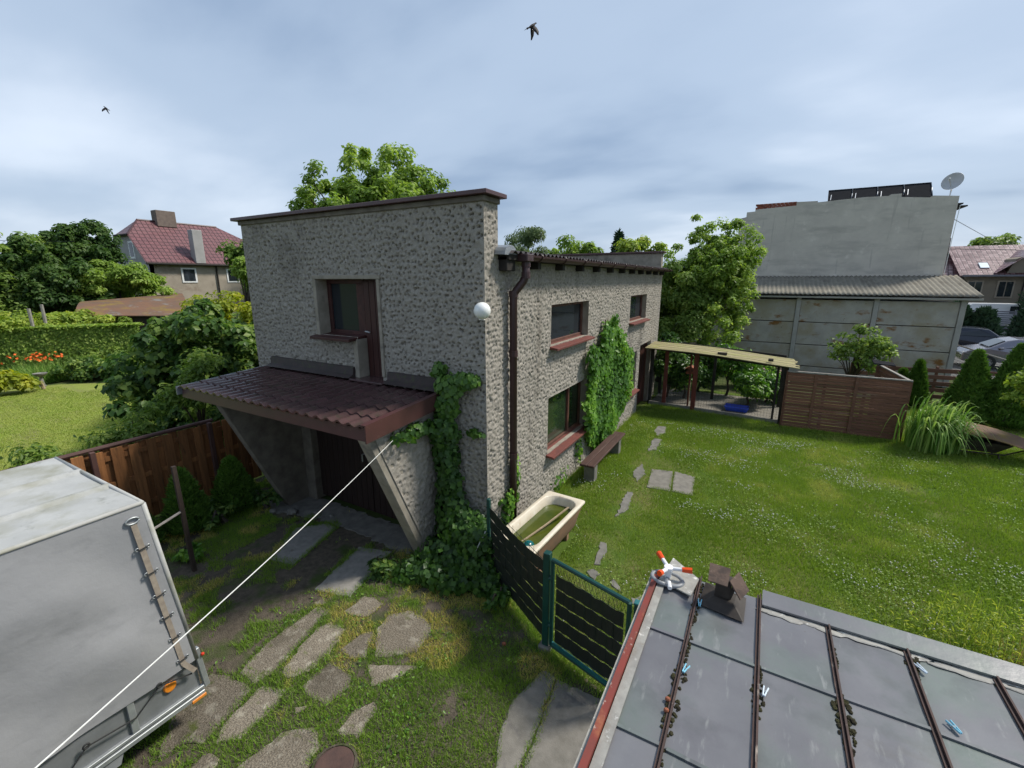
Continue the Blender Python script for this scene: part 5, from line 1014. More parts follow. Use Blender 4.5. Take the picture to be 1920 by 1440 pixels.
# ---- street behind on the right
def uvroof(name, m, quads, parent):
    """sloped roof faces with metric uv for the tile pattern"""
    mb = MB()
    for q in quads: mb.add(q, [tuple(range(len(q)))])
    o = mb.build(name, m, parent); me = o.data; uvl = me.uv_layers.new(name='UVMap')
    for p in me.polygons:
        nrm = p.normal; ux = Vector((0, 0, 1)).cross(nrm).normalized(); vx = nrm.cross(ux)
        for li in p.loop_indices:
            co_ = me.vertices[me.loops[li].vertex_index].co; uvl.data[li].uv = (co_.dot(ux), co_.dot(vx))
    return o
fhs = thing('street_house', 'brown plastered house with a shiny red tiled roof across the street', 'house', (20, 57, 0))
MB().box(15.6, 30, 56.6, 66, 0, 4.55).build('wall', 'far_plaster', fhs)
uvroof('roof', 'tiles_far', [[(15.0, 56.0, 4.5), (30.5, 56.0, 4.5), (30.5, 61.5, 7.35), (15.0, 61.5, 7.35)], [(15.0, 61.5, 7.35), (30.5, 61.5, 7.35), (30.5, 67, 4.5), (15.0, 67, 4.5)], [(12.2, 57.4, 4.1), (15.2, 56.2, 4.1), (16.4, 62, 7.3), (12.0, 62, 7.3)]], fhs)
mb = MB(); mb.add([(12.6, 58.2, 0), (15.6, 57.0, 0), (15.6, 64, 0), (12.6, 64, 0), (12.6, 58.2, 4.2), (15.6, 57.0, 4.2), (15.6, 64, 4.2), (12.6, 64, 4.2)], [(0, 1, 5, 4), (1, 2, 6, 5), (2, 3, 7, 6), (3, 0, 4, 7)]); mb.build('wall', 'far_plaster', fhs)
MB().slab3([(18.1, 56.3, 4.7), (21.2, 56.3, 4.7), (20.9, 56.3, 5.9), (19.7, 56.3, 6.4), (18.5, 56.3, 5.9)], (0, 3, 0)).build('gable', 'far_plaster', fhs)
uvroof('gable_roof', 'tiles_far', [[(17.3, 55.9, 4.7), (17.3, 59, 4.9), (19.7, 60.5, 6.75), (19.7, 55.9, 6.75)], [(22.1, 55.9, 4.7), (19.7, 55.9, 6.75), (19.7, 60.5, 6.75), (22.1, 59, 4.9)]], fhs)
MB().box(15.2, 30.4, 55.85, 56.05, 4.40, 4.55).build('gutter', 'gate_grey', fhs)
MB().box(14.3, 15.0, 60.5, 61.3, 6.4, 8.1).build('chimney', 'chimney_brick', fhs)
for xc in (16.3, 18.3, 20.6, 22.6, 24.6):
    w1 = MB().box(xc - 0.55, xc + 0.55, 56.52, 56.6, 2.55, 4.05).build('window', 'white_paint', fhs); w1.data.materials[0] = M['house_plaster']
    for s in (-1, 1): MB().box(xc + s * 0.24 - 0.2, xc + s * 0.24 + 0.2, 56.48, 56.515, 2.66, 3.94).build('pane', 'glass_dark', w1)
MB().slab3([(16.6, 57.2, 5.15), (17.2, 57.2, 5.15), (17.2, 58.0, 5.6), (16.6, 58.0, 5.6)], (0, -0.02, 0.05)).build('roof_window', 'glass_dark', fhs).data.materials.__setitem__(0, M['pin_white'])
MB().tube([(19.4, 56.5, 4.4), (19.35, 56.5, 2.0)], 0.05, 6).build('downpipe', 'post_dark', fhs)
bnr = thing('street_banner', 'red and white banner hanging on the street house wall', 'banner', (19.4, 56.3, 2.5)); MB().box(20.0, 21.3, 56.3, 56.34, 2.35, 3.2).build('panel', 'banner_red', bnr); MB().slab3([(20.05, 56.29, 2.62), (20.8, 56.29, 2.62), (20.95, 56.29, 2.95), (20.05, 56.29, 2.98)], (0, 0.005, 0)).build('stripe', 'white_paint', bnr)
def car(name, label, cat, loc, rz, paint, L_=4.4, W_=1.75, Hh=1.45, van=False):
    t = thing(name, label, cat, loc, rz=rz); T_ = WORLD[t.name]
    if van: side = [(-L_/2, .35), (-L_/2 + .02, 1.0), (-L_/2 + .1, Hh - .12), (-L_/2 + .35, Hh), (L_/2 - 1.7, Hh), (L_/2 - .95, 1.15), (L_/2 - .1, .95), (L_/2, .6), (L_/2, .35)]
    else: side = [(-L_/2, .35), (-L_/2 + .03, .75), (-L_/2 + .15, .95), (-L_/2 + .75, 1.0), (-L_/2 + 1.25, Hh - .05), (-L_/2 + 1.7, Hh), (-.1 + .5, Hh), (.75, Hh - .08), (1.35, 1.0), (L_/2 - .25, .86), (L_/2, .68), (L_/2, .35)]
    mb = MB(); n = len(side)
    for s, in_ in ((-1, .0), (1, .0)):
        for x, z in side: mb.v.append(tuple(T_ @ Vector((x, s * (W_ / 2 - (0.16 if z > 1.05 else 0.0)), z))))
    mb.f = [tuple(range(n)), tuple(range(n, 2 * n))[::-1]] + [(i, (i + 1) % n, n + (i + 1) % n, n + i) for i in range(n)]
    bd = mb.build('body', paint, t, bevel=0.05, seg=2)
    gl = [(-L_/2 + .9, 1.03), (-L_/2 + 1.32, Hh - .12), (.62, Hh - .14), (1.12, 1.03)] if not van else [(L_/2 - 2.3, 1.15), (L_/2 - 2.3, Hh - .2), (L_/2 - 1.75, Hh - .2), (L_/2 - 1.15, 1.15)]
    for s in (-1, 1):
        mb = MB(); mb.slab3([T_ @ Vector((x, s * (W_ / 2 - (0.155 if z > 1.1 else 0.02)), z)) for x, z in gl], T_.to_3x3() @ Vector((0, s * 0.012, 0))); mb.build('side_window', 'glass_dark', t)
    f0 = [(1.30, 1.04), (.80, Hh - .12)] if not van else [(L_/2 - 1.0, 1.2), (L_/2 - 1.62, Hh - .1)]
    for fx in (f0,) + (([(-L_/2 + .82, 1.04), (-L_/2 + 1.24, Hh - .12)],) if not van else ()):
        (xa, za), (xb, zb) = fx; sg = 1 if xa > 0 else -1
        mb = MB(); mb.slab3([T_ @ Vector((xa, -W_/2 + .14, za)), T_ @ Vector((xa, W_/2 - .14, za)), T_ @ Vector((xb, W_/2 - .26, zb)), T_ @ Vector((xb, -W_/2 + .26, zb))], T_.to_3x3() @ Vector((0.05 * sg, 0, 0.03))); mb.build('windscreen', 'glass_dark', t)
    for sx in (-1, 1):
        for s in (-1, 1):
            wl = MB().lathe(T_ @ Vector((sx * L_ * 0.30, s * (W_ / 2 - 0.16), 0.32)), [(0.2, 0), (0.32, 0), (0.32, 0.18), (0.2, 0.18)], 20, T_.to_3x3() @ Vector((0, s, 0))).build('wheel', 'rubber', t)
            MB().lathe(T_ @ Vector((sx * L_ * 0.30, s * (W_ / 2 - 0.16), 0.32)), [(0.0, .15), (0.2, .15), (0.21, .185)], 16, T_.to_3x3() @ Vector((0, s, 0))).build('rim', 'hub_grey', wl)
    for s in (-1, 1):
        mb = MB(); mb.slab3([T_ @ Vector((-L_/2 - .01, s * (W_/2 - .32), .72)), T_ @ Vector((-L_/2 - .01, s * (W_/2 - .05), .72)), T_ @ Vector((-L_/2 - .01, s * (W_/2 - .05), .92)), T_ @ Vector((-L_/2 - .01, s * (W_/2 - .32), .92))], T_.to_3x3() @ Vector((0.06, 0, 0))); mb.build('tail_light', 'tail_red', t)
        mb = MB(); mb.slab3([T_ @ Vector((L_/2 - .04, s * (W_/2 - .38), .62)), T_ @ Vector((L_/2 - .04, s * (W_/2 - .06), .62)), T_ @ Vector((L_/2 - .1, s * (W_/2 - .06), .76)), T_ @ Vector((L_/2 - .1, s * (W_/2 - .38), .76))], T_.to_3x3() @ Vector((0.05, 0, 0))); mb.build('headlight', 'glass_dark', t).data.materials.__setitem__(0, M['alu'])
        mb = MB(); mb.ball(T_ @ Vector((0.95, s * (W_/2 + 0.08), 1.02)), 0.09, 8, 6, (1, 0.8, 0.8)); mb.build('mirror', paint, t)
    return t
car('parked_car', 'grey mauve hatchback parked beyond the wire fence', 'car', (10.7, 29.6, 0), R(176), 'car_silver')
car('parked_car', 'dark car with a red tail light between the conifers across the lane', 'car', (10.2, 35.5, 0), R(170), 'car_dark')
car('parked_van', 'white van parked in front of the street house', 'van', (17.2, 53.0, 0), R(8), 'van_white', 5.0, 1.9, 2.2, True)
gg = thing('slatted_gate', 'grey slatted gate leaf standing before the white van', 'gate', (16.0, 50.5, 0))
gme = boxmesh('slat', 2.8, 0.04, 0.11, 'gate_grey')
for k in range(9): piece('slat', gme, gg, (15.9, 50.5, 0.35 + k * 0.16))
for x in (14.5, 17.3): MB().box(x - 0.06, x + 0.06, 50.44, 50.56, 0, 1.8).build('post', 'gate_grey', gg)
for x, lab in ((17.3, 'black wheelie bin left of its twin before the van'), (18.1, 'black wheelie bin right of its twin before the van')):
    b_ = thing('wheelie_bin', lab, 'bin', (x, 48.6, 0)); mb = MB(); mb.add([(x - .24, 48.35, .05), (x + .24, 48.35, .05), (x + .24, 48.85, .05), (x - .24, 48.85, .05), (x - .31, 48.25, 1.0), (x + .31, 48.25, 1.0), (x + .31, 48.95, 1.0), (x - .31, 48.95, 1.0)], [(0, 1, 2, 3), (0, 4, 5, 1), (1, 5, 6, 2), (2, 6, 7, 3), (3, 7, 4, 0)]); mb.build('body', 'bin_black', b_)
    MB().slab3([(x - .33, 48.2, 1.0), (x + .33, 48.2, 1.0), (x + .33, 48.98, 1.06), (x - .33, 48.98, 1.06)], (0, 0, .05)).build('lid', 'bin_black', b_); MB().lathe((x - .27, 48.9, .12), [(0, 0), (.12, 0), (.12, .54), (0, .54)], 14, (1, 0, 0)).build('wheel', 'rubber', b_)
for i, (x, y, h, r_, lab) in enumerate(((10.6, 38.5, 2.6, 1.0, 'dark conifer hedge bush left of the parked dark car gap'), (11.7, 38.0, 2.3, 0.9, 'dark conifer hedge bush beside the lane opening'), (15.3, 41.0, 3.0, 1.5, 'rounded dark conifer at the right picture edge by the lane'), (19.5, 52.0, 5.6, 1.9, 'tall dark conifer before the street house at the right edge'))):
    conifer('street_conifer', lab, (x, y, 0), h, r_, 2600, 0.32, 'leaf_spruce', 'dark conifers along the lane', power=0.5, wr=0.4)
wl_ = MB().tube([(6.42, 26.2, 6.6), (12, 40, 6.4), (26, 66, 7.4)], 0.011, 4); tag(wl_.build('power_line', 'rubber'), 'lower overhead power line crossing behind the firewall building', 'power line')
tag(MB().tube([(8.2, 36, 5.9), (16, 44, 6.0), (40, 60, 8.6)], 0.018, 4).build('power_line', 'rubber'), 'upper overhead power line rising to the right picture edge', 'power line')

# ================================================================== LEFT SIDE: NEIGHBOUR HOUSE
lh = thing('neighbour_house', 'old house with a purple tiled half hipped roof beyond the left gardens', 'house', (-43.6, 20, 0))
hx0, hx1, hy0, hy1, ez, hz_, rz_ = -46.6, -40.6, 16.5, 25.2, 5.45, 7.45, 8.7; xm = (hx0 + hx1) / 2
MB().box(hx0, hx1, hy0, hy1, 0, ez).build('wall', 'house_plaster', lh)
MB().slab3([(hx1, hy0 - 0.02, ez - 1.6), (hx1, hy0 - 0.02, ez), (xm + 1.05, hy0 - 0.02, hz_), (xm - 1.05, hy0 - 0.02, hz_), (hx0, hy0 - 0.02, ez), (hx0, hy0 - 0.02, ez - 1.6)], (0, 0.3, 0)).build('gable', 'house_grey', lh)
oh = 0.4; e0 = ez - 0.15
def slope_x(x): return e0 + (rz_ - e0) * (hx1 + oh - x) / (hx1 + oh - xm)
A1 = (hx1 + oh, hy0 - 0.3, e0); A2 = (hx1 + oh, hy1 + 0.3, e0); H1 = (xm + 1.15, hy0 - 0.3, hz_); H2 = (xm + 1.15, hy1 + 0.3, hz_); R1 = (xm, hy0 + 0.95, rz_); R2 = (xm, hy1 - 1.9, rz_)
B1 = (hx0 - oh, hy0 - 0.3, e0); B2 = (hx0 - oh, hy1 + 0.3, e0); K1 = (xm - 1.15, hy0 - 0.3, hz_); K2 = (xm - 1.15, hy1 + 0.3, hz_)
uvroof('roof', 'tiles_purple', [[A1, A2, H2, R2, R1, H1], [B1, K1, R1, R2, K2, B2], [H1, R1, K1], [H2, K2, R2]], lh)
mb = MB(); mb.tube([A1, A2], 0.09, 6); mb.tube([H1, K1], 0.08, 6); mb.build('gutter', 'post_dark', lh)
MB().tube([H1, R1, R2], 0.08, 6).build('ridge_tiles', 'tiles_purple', lh)
MB().box(xm - 0.35, xm + 0.45, 18.6, 20.0, 8.3, 9.55).build('chimney', 'chimney_brick', lh, bevel=0.03)
MB().box(hx1 - 0.3, hx1 + 0.35, 19.6, 20.35, 5.4, 8.0).build('chimney', 'house_grey', lh, bevel=0.03)
w1 = MB().box(xm + 0.35, xm + 1.15, hy0 - 0.06, hy0 - 0.02, 5.7, 7.0).build('window', 'white_paint', lh); MB().box(xm + 0.48, xm + 1.02, hy0 - 0.075, hy0 - 0.062, 5.85, 6.88).build('pane', 'glass_dark', w1)
w1 = MB().box(hx1, hx1 + 0.05, 18.55, 19.65, 3.9, 5.05).build('window', 'white_paint', lh); MB().box(hx1 + 0.052, hx1 + 0.062, 18.68, 19.52, 4.02, 4.93).build('pane', 'glass_dark', w1)
w1 = MB().box(hx1, hx1 + 0.05, 22.0, 23.0, 3.9, 5.05).build('window', 'white_paint', lh); MB().box(hx1 + 0.052, hx1 + 0.062, 22.12, 22.88, 4.02, 4.93).build('pane', 'glass_dark', w1)
MB().tube([(hx1 + 0.1, 21.2, e0), (hx1 + 0.1, 21.2, 0)], 0.06, 6).build('downpipe', 'post_dark', lh)
rsd = thing('rusty_shed', 'low garden shed with a rust brown curved sheet roof', 'shed', (-30.2, 11.2, 0))
mb = MB(); n = 8
NL, NR_, FR, FL = Vector((-28.8, 8.3, 2.45)), Vector((-27.3, 12.6, 2.2)), Vector((-31.8, 14.4, 3.3)), Vector((-32.6, 9.9, 2.95))
for k in range(n + 1):
    u = k / n; bl = Vector((0, 0, 0.22 * math.sin(math.pi * u))); mb.v += [tuple(NL.lerp(FL, u) + bl), tuple(NR_.lerp(FR, u) + bl)]
for k in range(n): mb.f.append((2 * k, 2 * k + 2, 2 * k + 3, 2 * k + 1))
o = mb.build('roof', 'rust_roof', rsd); so = o.modifiers.new('thickness', 'SOLIDIFY'); so.thickness = 0.05
MB().prism([(-29.2, 8.9), (-28.0, 12.3), (-31.4, 13.8), (-32.2, 10.1)], 0, 2.2).build('wall', 'dark_felt', rsd)
drf = thing('felt_shed', 'dark felt roofed shelter at the left picture edge', 'shed', (-31.2, 5.6, 0))
mb = MB(); pr = [(0, 0), (0.05, 1.4), (0.35, 2.0), (1.2, 2.55), (2.6, 2.72), (4.0, 2.6), (4.3, 0)]
mb.slab3([(-31.0 + 0.1 * y, 7.2 - y, z) for y, z in pr], (-3.0, -0.6, 0.0)); mb.build('shell', 'dark_felt', drf, bevel=0.05)
for x, y, h, lab in ((-27.8, 7.0, 3.05, 'taller of two bare wooden poles behind the hedge'), (-27.7, 6.55, 2.9, 'shorter of two bare wooden poles behind the hedge')):
    tag(MB().tube([(x, y, 0), (x + 0.05, y, h)], [0.08, 0.06], 7).build('wooden_pole', 'bare_pole'), lab, 'pole', 'bare poles behind the hedge')
tag(MB().tube([(-60, 6, 7.2), (-38, 9.4, 6.3), (-34, 10.5, 6.2)], 0.02, 4).build('power_line', 'rubber'), 'thin overhead wires left of the neighbour house', 'power line')

# ================================================================== TREES AND SHRUBS
tree('walnut_tree', 'bright green walnut tree rising behind the garage parapet', 'tree', (-15.2, 15.4, 0), (-15.3, 15.5, 6.4), (3.1, 3.1, 2.6), 380, 120, 0.42, 0.19, 'leaf_walnut', trunk=0.22, limbs=30)
tree('garden_tree', 'leafy yellow green tree between the garage and the concrete shed', 'tree', (-2.2, 19.6, 0), (-1.95, 19.8, 3.35), (1.8, 1.6, 2.9), 430, 110, 0.28, 0.135, 'leaf_walnut', trunk=0.12, inner=0.3, limbs=40)
tree('garden_tree', 'dense lower green tree at the far corner of the garage', 'tree', (-3.6, 18.6, 0), (-3.0, 18.9, 2.7), (1.2, 1.2, 1.9), 75, 300, 0.40, 0.14, 'leaf_mid', trunk=0.10, inner=0.3)
tree('far_tree', 'grey green willow behind the garage roof gutter', 'tree', (-16.7, 30.4, 0), (-16.4, 30.6, 5.6), (2.6, 2.6, 2.2), 40, 260, 0.8, 0.30, 'leaf_greygreen', droop=0.9, wr=0.25)
tree('far_tree', 'small bright green tree at the roof corner behind the garage', 'tree', (-19.2, 29.0, 0), (-19.4, 29.3, 5.8), (1.5, 1.5, 1.9), 24, 220, 0.6, 0.28, 'leaf_walnut')
tree('far_tree', 'rounded green tree top above the middle of the garage gutter', 'tree', (-15.7, 39, 0), (-15.7, 39, 5.2), (2.2, 2.2, 2.0), 28, 220, 0.8, 0.34, 'leaf_walnut')
conifer('spruce_tree', 'distant pointed spruce above the rear garage parapet', (-12.8, 43.1, 0), 8.6, 2.0, 3000, 0.5, 'leaf_spruce', cat='tree', power=0.9, up=-0.1)
tree('far_tree', 'loose green tree right of the distant spruce', 'tree', (-9.7, 38.8, 0), (-9.9, 38.8, 5.0), (2.6, 2, 2.0), 26, 220, 0.7, 0.34, 'leaf_yellowgreen')
tree('far_tree', 'low tree behind the street house roof', 'tree', (23, 75, 0), (23, 75, 7.5), (3, 3, 1.6), 20, 160, 1.0, 0.5, 'leaf_mid')
# left side
bush('viburnum_bush', 'big dark leafy bush beside the left side of the garage', 'bush', (-13.2, 5.6, 0), (-12.2, 5.85, 1.65), (1.6, 1.7, 1.65), 360, 130, 0.30, 0.15, 'leaf_bush', wr=0.75, droop=0.5)
bush('viburnum_bush', 'smaller dark bush low at the foot of the big dark bush', 'bush', (-11.2, 5.4, 0), (-11.1, 5.3, 0.75), (1.0, 1.1, 0.75), 110, 110, 0.24, 0.13, 'leaf_bush', wr=0.75, droop=0.5)
bush('yellow_shrub', 'yellowing shrub above the dark bush at the garage corner', 'shrub', (-14.4, 7.9, 0), (-13.9, 7.6, 2.3), (1.5, 1.4, 1.35), 60, 230, 0.36, 0.12, 'leaf_yellow')
bush('elder_shrub', 'light green elder shoots behind the yellowing shrub', 'shrub', (-16.5, 9.3, 0), (-16.2, 9.0, 2.1), (1.6, 1.5, 1.3), 60, 260, 0.36, 0.14, 'leaf_mid')
tree('fruit_tree', 'round bright green tree before the neighbour house', 'tree', (-34.4, 12.2, 0), (-34.1, 12.1, 3.4), (2.4, 2.3, 1.7), 220, 160, 0.42, 0.21, 'leaf_walnut')
tree('fruit_tree', 'green tree hiding the right end of the neighbour house', 'tree', (-26.3, 14.6, 0), (-26.0, 15.4, 4.2), (1.1, 1.1, 1.2), 50, 300, 0.42, 0.20, 'leaf_walnut')
for (x, y, z, r_, h, lab) in ((-36.6, 11.7, 4.1, 1.7, 2.9, 'tall dark tree directly left of the neighbour house'), (-37.5, 10.5, 3.6, 2.3, 3.0, 'dark tree second from the neighbour house'), (-34.6, 9.2, 2.9, 2.2, 2.7, 'dark green tree behind the felt shed and poles')):
    tree('dark_tree', lab, 'tree', (x, y, 0), (x, y, z), (r_, r_, h), 170, 160, 0.5, 0.24, 'leaf_dark', 'dark trees by the neighbour house')
for (x, y, z, r_, h, lab) in ((-36.6, 8.0, 3.6, 2.4, 3.0, 'mid green tree above the felt shed'), (-36.0, 5.0, 3.9, 2.7, 3.0, 'large green tree cut by the left picture edge')):
    tree('border_tree', lab, 'tree', (x, y, 0), (x, y, z), (r_, r_, h), 180, 160, 0.5, 0.23, 'leaf_mid', 'trees at the left edge')
tree('house_tree', 'dark tree top showing right of the neighbour roof', 'tree', (-38, 27, 0), (-37.5, 26.6, 5.8), (2.6, 2.6, 2.6), 40, 200, 0.9, 0.34, 'leaf_dark')
tree('house_tree', 'distant treetop peeping over the left end of the garage coping', 'tree', (-30, 18.9, 0), (-29.8, 18.8, 5.0), (1.9, 1.9, 2.2), 36, 200, 0.7, 0.3, 'leaf_mid')
# hedge: boxy, clipped
hg = thing('clipped_hedge', 'clipped green hedge along the far end of the neighbour lawn', 'hedge', (-27.2, 7, 0))
n = 42000; u = rng.random(n); s = rng.random(n); A_ = np.array([-30.2, 2.6]); B_ = np.array([-25.6, 9.6]); dd = (B_ - A_) / np.linalg.norm(B_ - A_); nn_ = np.array([dd[1], -dd[0]])
face = rng.random(n) < 0.68; vz = np.where(face, 2.05 * rng.random(n), 2.05 + 0.08 * rng.random(n)); of = np.where(face, 0.42 + 0.12 * (vnoise(u * 9, vz, 0.5, 3) - 0.5) - 0.12 * rng.random(n), 0.9 * rng.random(n) - 0.45)
P = np.stack([A_[0] + (B_[0] - A_[0]) * u + nn_[0] * of, A_[1] + (B_[1] - A_[1]) * u + nn_[1] * of, vz], 1)
Nn = norm(np.where(face[:, None], np.array([nn_[0], nn_[1], 0.35]), np.array([0, 0, 1.0])) + rdir(n) * 0.6); leaves('foliage', P, Nn, 0.13 * (0.6 + 0.7 * rng.random(n)), 'leaf_walnut', hg)
mb = MB()
for k in range(16):
    p = A_ + (B_ - A_) * (k + 0.5) / 16; mb.tube([(p[0], p[1], 0), (p[0], p[1], 1.6)], [0.05, 0.02], 5)
mb.build('stems', 'bark', hg)
bush('vine_hedge', 'bright rambling vine growing over the back of the clipped hedge', 'vine', (-28.6, 6.6, 0), (-28.4, 7.6, 1.95), (1.1, 2.6, 0.7), 90, 200, 0.38, 0.17, 'leaf_yellowgreen', inner=0.2)
# flower bed
for (x, y, r_, h, m_, L_, lab) in ((-24.2, 7.4, 0.9, 0.42, 'leaf_bush', 0.14, 'dark low shrub at the right of the flower bed'), (-25.0, 6.7, 0.8, 0.45, 'leaf_bush', 0.14, 'dark low shrub in the middle of the flower bed'), (-23.4, 8.0, 0.8, 0.5, 'leaf_mid', 0.16, 'mid green perennial nearest the big dark bush'), (-25.6, 7.9, 0.9, 0.65, 'leaf_mid', 0.16, 'taller green perennial behind the flower bed'), (-24.2, 4.2, 1.1, 0.5, 'leaf_yellow', 0.22, 'yellow green leafy clump at the left lawn edge'), (-27.8, 4.0, 0.8, 0.5, 'leaf_mid', 0.18, 'green clump below the hedge at the left edge')):
    bush('bed_shrub', lab, 'shrub', (x, y, 0), (x, y, h * 0.8), (r_, r_, h), 26, 110, 0.28, L_, m_, 'flower bed shrubs', stems=4)
dl = thing('daylily_clump', 'clump of orange daylilies in front of the hedge', 'flowers', (-26.2, 6.2, 0))
n = 900; a = rng.random(n) * 6.28; q = np.sqrt(rng.random(n)) * 0.95
x, y = -26.0 + q * np.cos(a), 6.1 + q * np.sin(a); blades('leaves', x, y, 0.45 + 0.4 * rng.random(n), 0.05, 'pampas', dl, lean=1.0)
P = np.stack([-26.2 + 0.9 * rng.normal(size=330) * 0.45, 6.15 + 0.9 * rng.normal(size=330) * 0.42, 0.85 + 0.25 * rng.random(330)], 1)
V, F = leaf_arrays(P, norm(rdir(330) + np.array([0.6, -0.3, 0.8])), 0.12, wr=0.7, droop=0.2); tag(np_mesh('petals', V[:4 * 75], F[(F.max(1) < 4 * 75)], 'flower_orange', dl), kind='stuff')
bb = thing('bird_bath', 'small stone bird bath at the edge of the neighbour lawn', 'bird bath', (-24.6, 5.7, 0)); MB().lathe((-24.6, 5.7, 0), [(0.12, 0), (0.08, 0.05), (0.05, 0.36), (0.08, 0.40), (0.20, 0.48), (0.22, 0.53), (0.18, 0.51), (0, 0.47)], 16).build('basin', 'concrete', bb)
tag(MB().tube([(-23.9, 5.55, 0), (-23.95, 5.5, 0.32)], 0.06, 8).build('marker_stub', 'stick_wood'), 'pale wooden stub at the edge of the neighbour lawn', 'stub')
# shrubs spilling over the wooden fence
for (x, y, h, lab) in ((-10.0, 1.2, 0.75, 'fern like green shoots over the fence left of the trailer'), (-10.3, 2.3, 0.8, 'green shoots beyond the fence behind the trailer corner'), (-10.2, 3.3, 0.95, 'leafy shoots beyond the middle of the wooden fence'), (-10.3, 4.6, 1.5, 'light leafy shrub beyond the dark end of the wooden fence'), (-11.3, 0.6, 0.7, 'low green plants on the neighbour lawn at the left edge')):
    bush('fence_shrub', lab, 'shrub', (x, y, 0), (x, y, h), (0.55, 0.6, h * 0.75), 30, 70, 0.25, 0.13, 'leaf_mid', 'shrubs behind the wooden fence', wr=0.35, stems=9)
# dark thujas and weeds in front of the fence
for (x, y, h, r_, lab) in ((-8.0, 3.15, 1.05, 0.36, 'dark young thuja at the fence nearest the steel post'), (-8.05, 3.95, 0.95, 0.40, 'dark young thuja nearest the left canopy fin'), (-8.1, 2.45, 0.8, 0.34, 'dark young thuja just behind the trailer')):
    conifer('young_thuja', lab, (x, y, 0), h, r_, 5200, 0.095, 'leaf_thuja', 'young thujas by the wooden fence', power=0.75)
for (x, y, r_, m_, lab) in ((-7.1, 2.75, 0.16, 'leaf_ivy', 'single broad leaved weed beside the steel post'), (-7.75, 3.55, 0.3, 'leaf_bush', 'low dark weeds between the young thujas'), (-7.6, 4.2, 0.3, 'leaf_bush', 'low dark weeds by the left canopy fin'), (-4.35, 3.95, 0.2, 'leaf_bush', 'weeds left of the ivy at the fin foot'), (-2.55, 4.2, 0.16, 'leaf_ivy_dark', 'weeds under the dark fence panel')):
    bush('weed_clump', lab, 'weeds', (x, y, 0), (x, y, r_ * 0.6), (r_, r_, r_ * 0.6), 12, 30, r_ * 0.45, 0.09, m_, 'weeds by the driveway', stems=3)
# thujas along the right
for (x, y, h, r_, lab) in ((4.62, 19.0, 1.5, 0.36, 'small pointed thuja behind the slat fence corner'), (4.25, 19.05, 1.15, 0.30, 'lowest thuja leaning on the small pointed one'), (5.5, 17.6, 2.1, 0.62, 'bushy green thuja in front of the rail fence'), (6.3, 17.5, 2.35, 0.64, 'tallest thuja in front of the rail fence'), (7.15, 17.7, 2.0, 0.6, 'thuja cut by the right picture edge')):
    conifer('thuja', lab, (x, y, 0), h, r_, 8000, 0.12, 'leaf_thuja', 'thujas by the rail fence', power=0.78)
bush('garden_shrub', 'loose green shrub standing behind the slat fence', 'shrub', (2.7, 18.0, 0), (2.7, 18.0, 1.45), (1.0, 0.8, 1.0), 80, 30, 0.20, 0.13, 'leaf_mid', inner=0.5, stems=26)
bush('golden_shrub', 'yellow green arching shrub at the right picture edge', 'shrub', (5.9, 14.9, 0), (5.75, 14.7, 1.45), (0.65, 0.6, 0.8), 60, 45, 0.20, 0.10, 'leaf_yellowgreen', inner=0.5, stems=14, droop=0.7)
for (x, y, z, rx, h, lab) in ((-2.9, 17.3, 1.0, 0.9, 1.0, 'cherry laurel behind the left bay of the chicken run'), (-1.9, 17.6, 0.95, 0.8, 0.9, 'laurel behind the red posts of the chicken run'), (-2.75, 16.1, 1.0, 0.5, 0.9, 'tall leafy laurel pressed against the left bay mesh'), (-2.2, 16.3, 0.8, 0.5, 0.8, 'leafy laurel between the two red coop posts'), (-0.9, 17.4, 0.9, 0.7, 0.8, 'laurel at the middle back of the chicken run'), (-0.2, 16.2, 0.5, 0.45, 0.5, 'small leafy shrub growing inside the chicken run'), (0.35, 17.0, 0.5, 0.6, 0.5, 'green shrub at the right end of the chicken run')):
    bush('laurel_shrub', lab, 'shrub', (x, y, 0), (x, y, z), (rx, 0.6, h), 34, 110, 0.3, 0.13, 'leaf_ivy_dark' if x < -1 else 'leaf_ivy', 'shrubs round the chicken run')
hd = bush('hydrangea', 'pink flowering hydrangea behind the chicken run', 'shrub', (-0.2, 19.2, 0), (-0.2, 19.2, 0.6), (1.1, 0.7, 0.5), 30, 70, 0.3, 0.13, 'leaf_ivy')
P = np.stack([-0.2 + 1.0 * rng.uniform(-1, 1, 26), 18.9 + 0.35 * rng.uniform(-1, 1, 26), 0.75 + 0.35 * rng.random(26)], 1); mb = MB()
for p in P: mb.ball(p, 0.11, 8, 6, (1, 1, 0.75))
mb.build('blossoms', 'flower_pink', hd)
# pampas-like grass
pg = thing('ornamental_grass', 'tall arching clump of ornamental grass beside the slat fence', 'grass clump', (3.95, 14.0, 0))
n = 620; a = rng.random(n) * 2 * math.pi; Lb = 1.2 + 0.75 * rng.random(n); out_ = 0.15 + 0.85 * rng.random(n); V = []; T_ = []; S = 7
base = np.stack([3.95 + 0.22 * rng.normal(size=n), 14.1 + 0.2 * rng.normal(size=n), np.zeros(n)], 1); dirv = np.stack([np.cos(a), np.sin(a), 0 * a], 1); sidev = np.stack([-np.sin(a), np.cos(a), 0 * a], 1)
tw_ = rng.random(n)
for k in range(S):
    t = k / (S - 1); p = base + dirv * (out_ * Lb * t ** 1.4 * 0.42)[:, None] + np.array([0.20, -0.05, 0]) * t ** 2; p[:, 2] = Lb * (1.6 * t - (0.75 + 0.80 * out_) * t * t) ; p[:, 2] = np.maximum(p[:, 2], 0.02)
    wd = 0.016 * (1 - t ** 3) + 0.001; V.append(p + sidev * wd); V.append(p - sidev * wd)
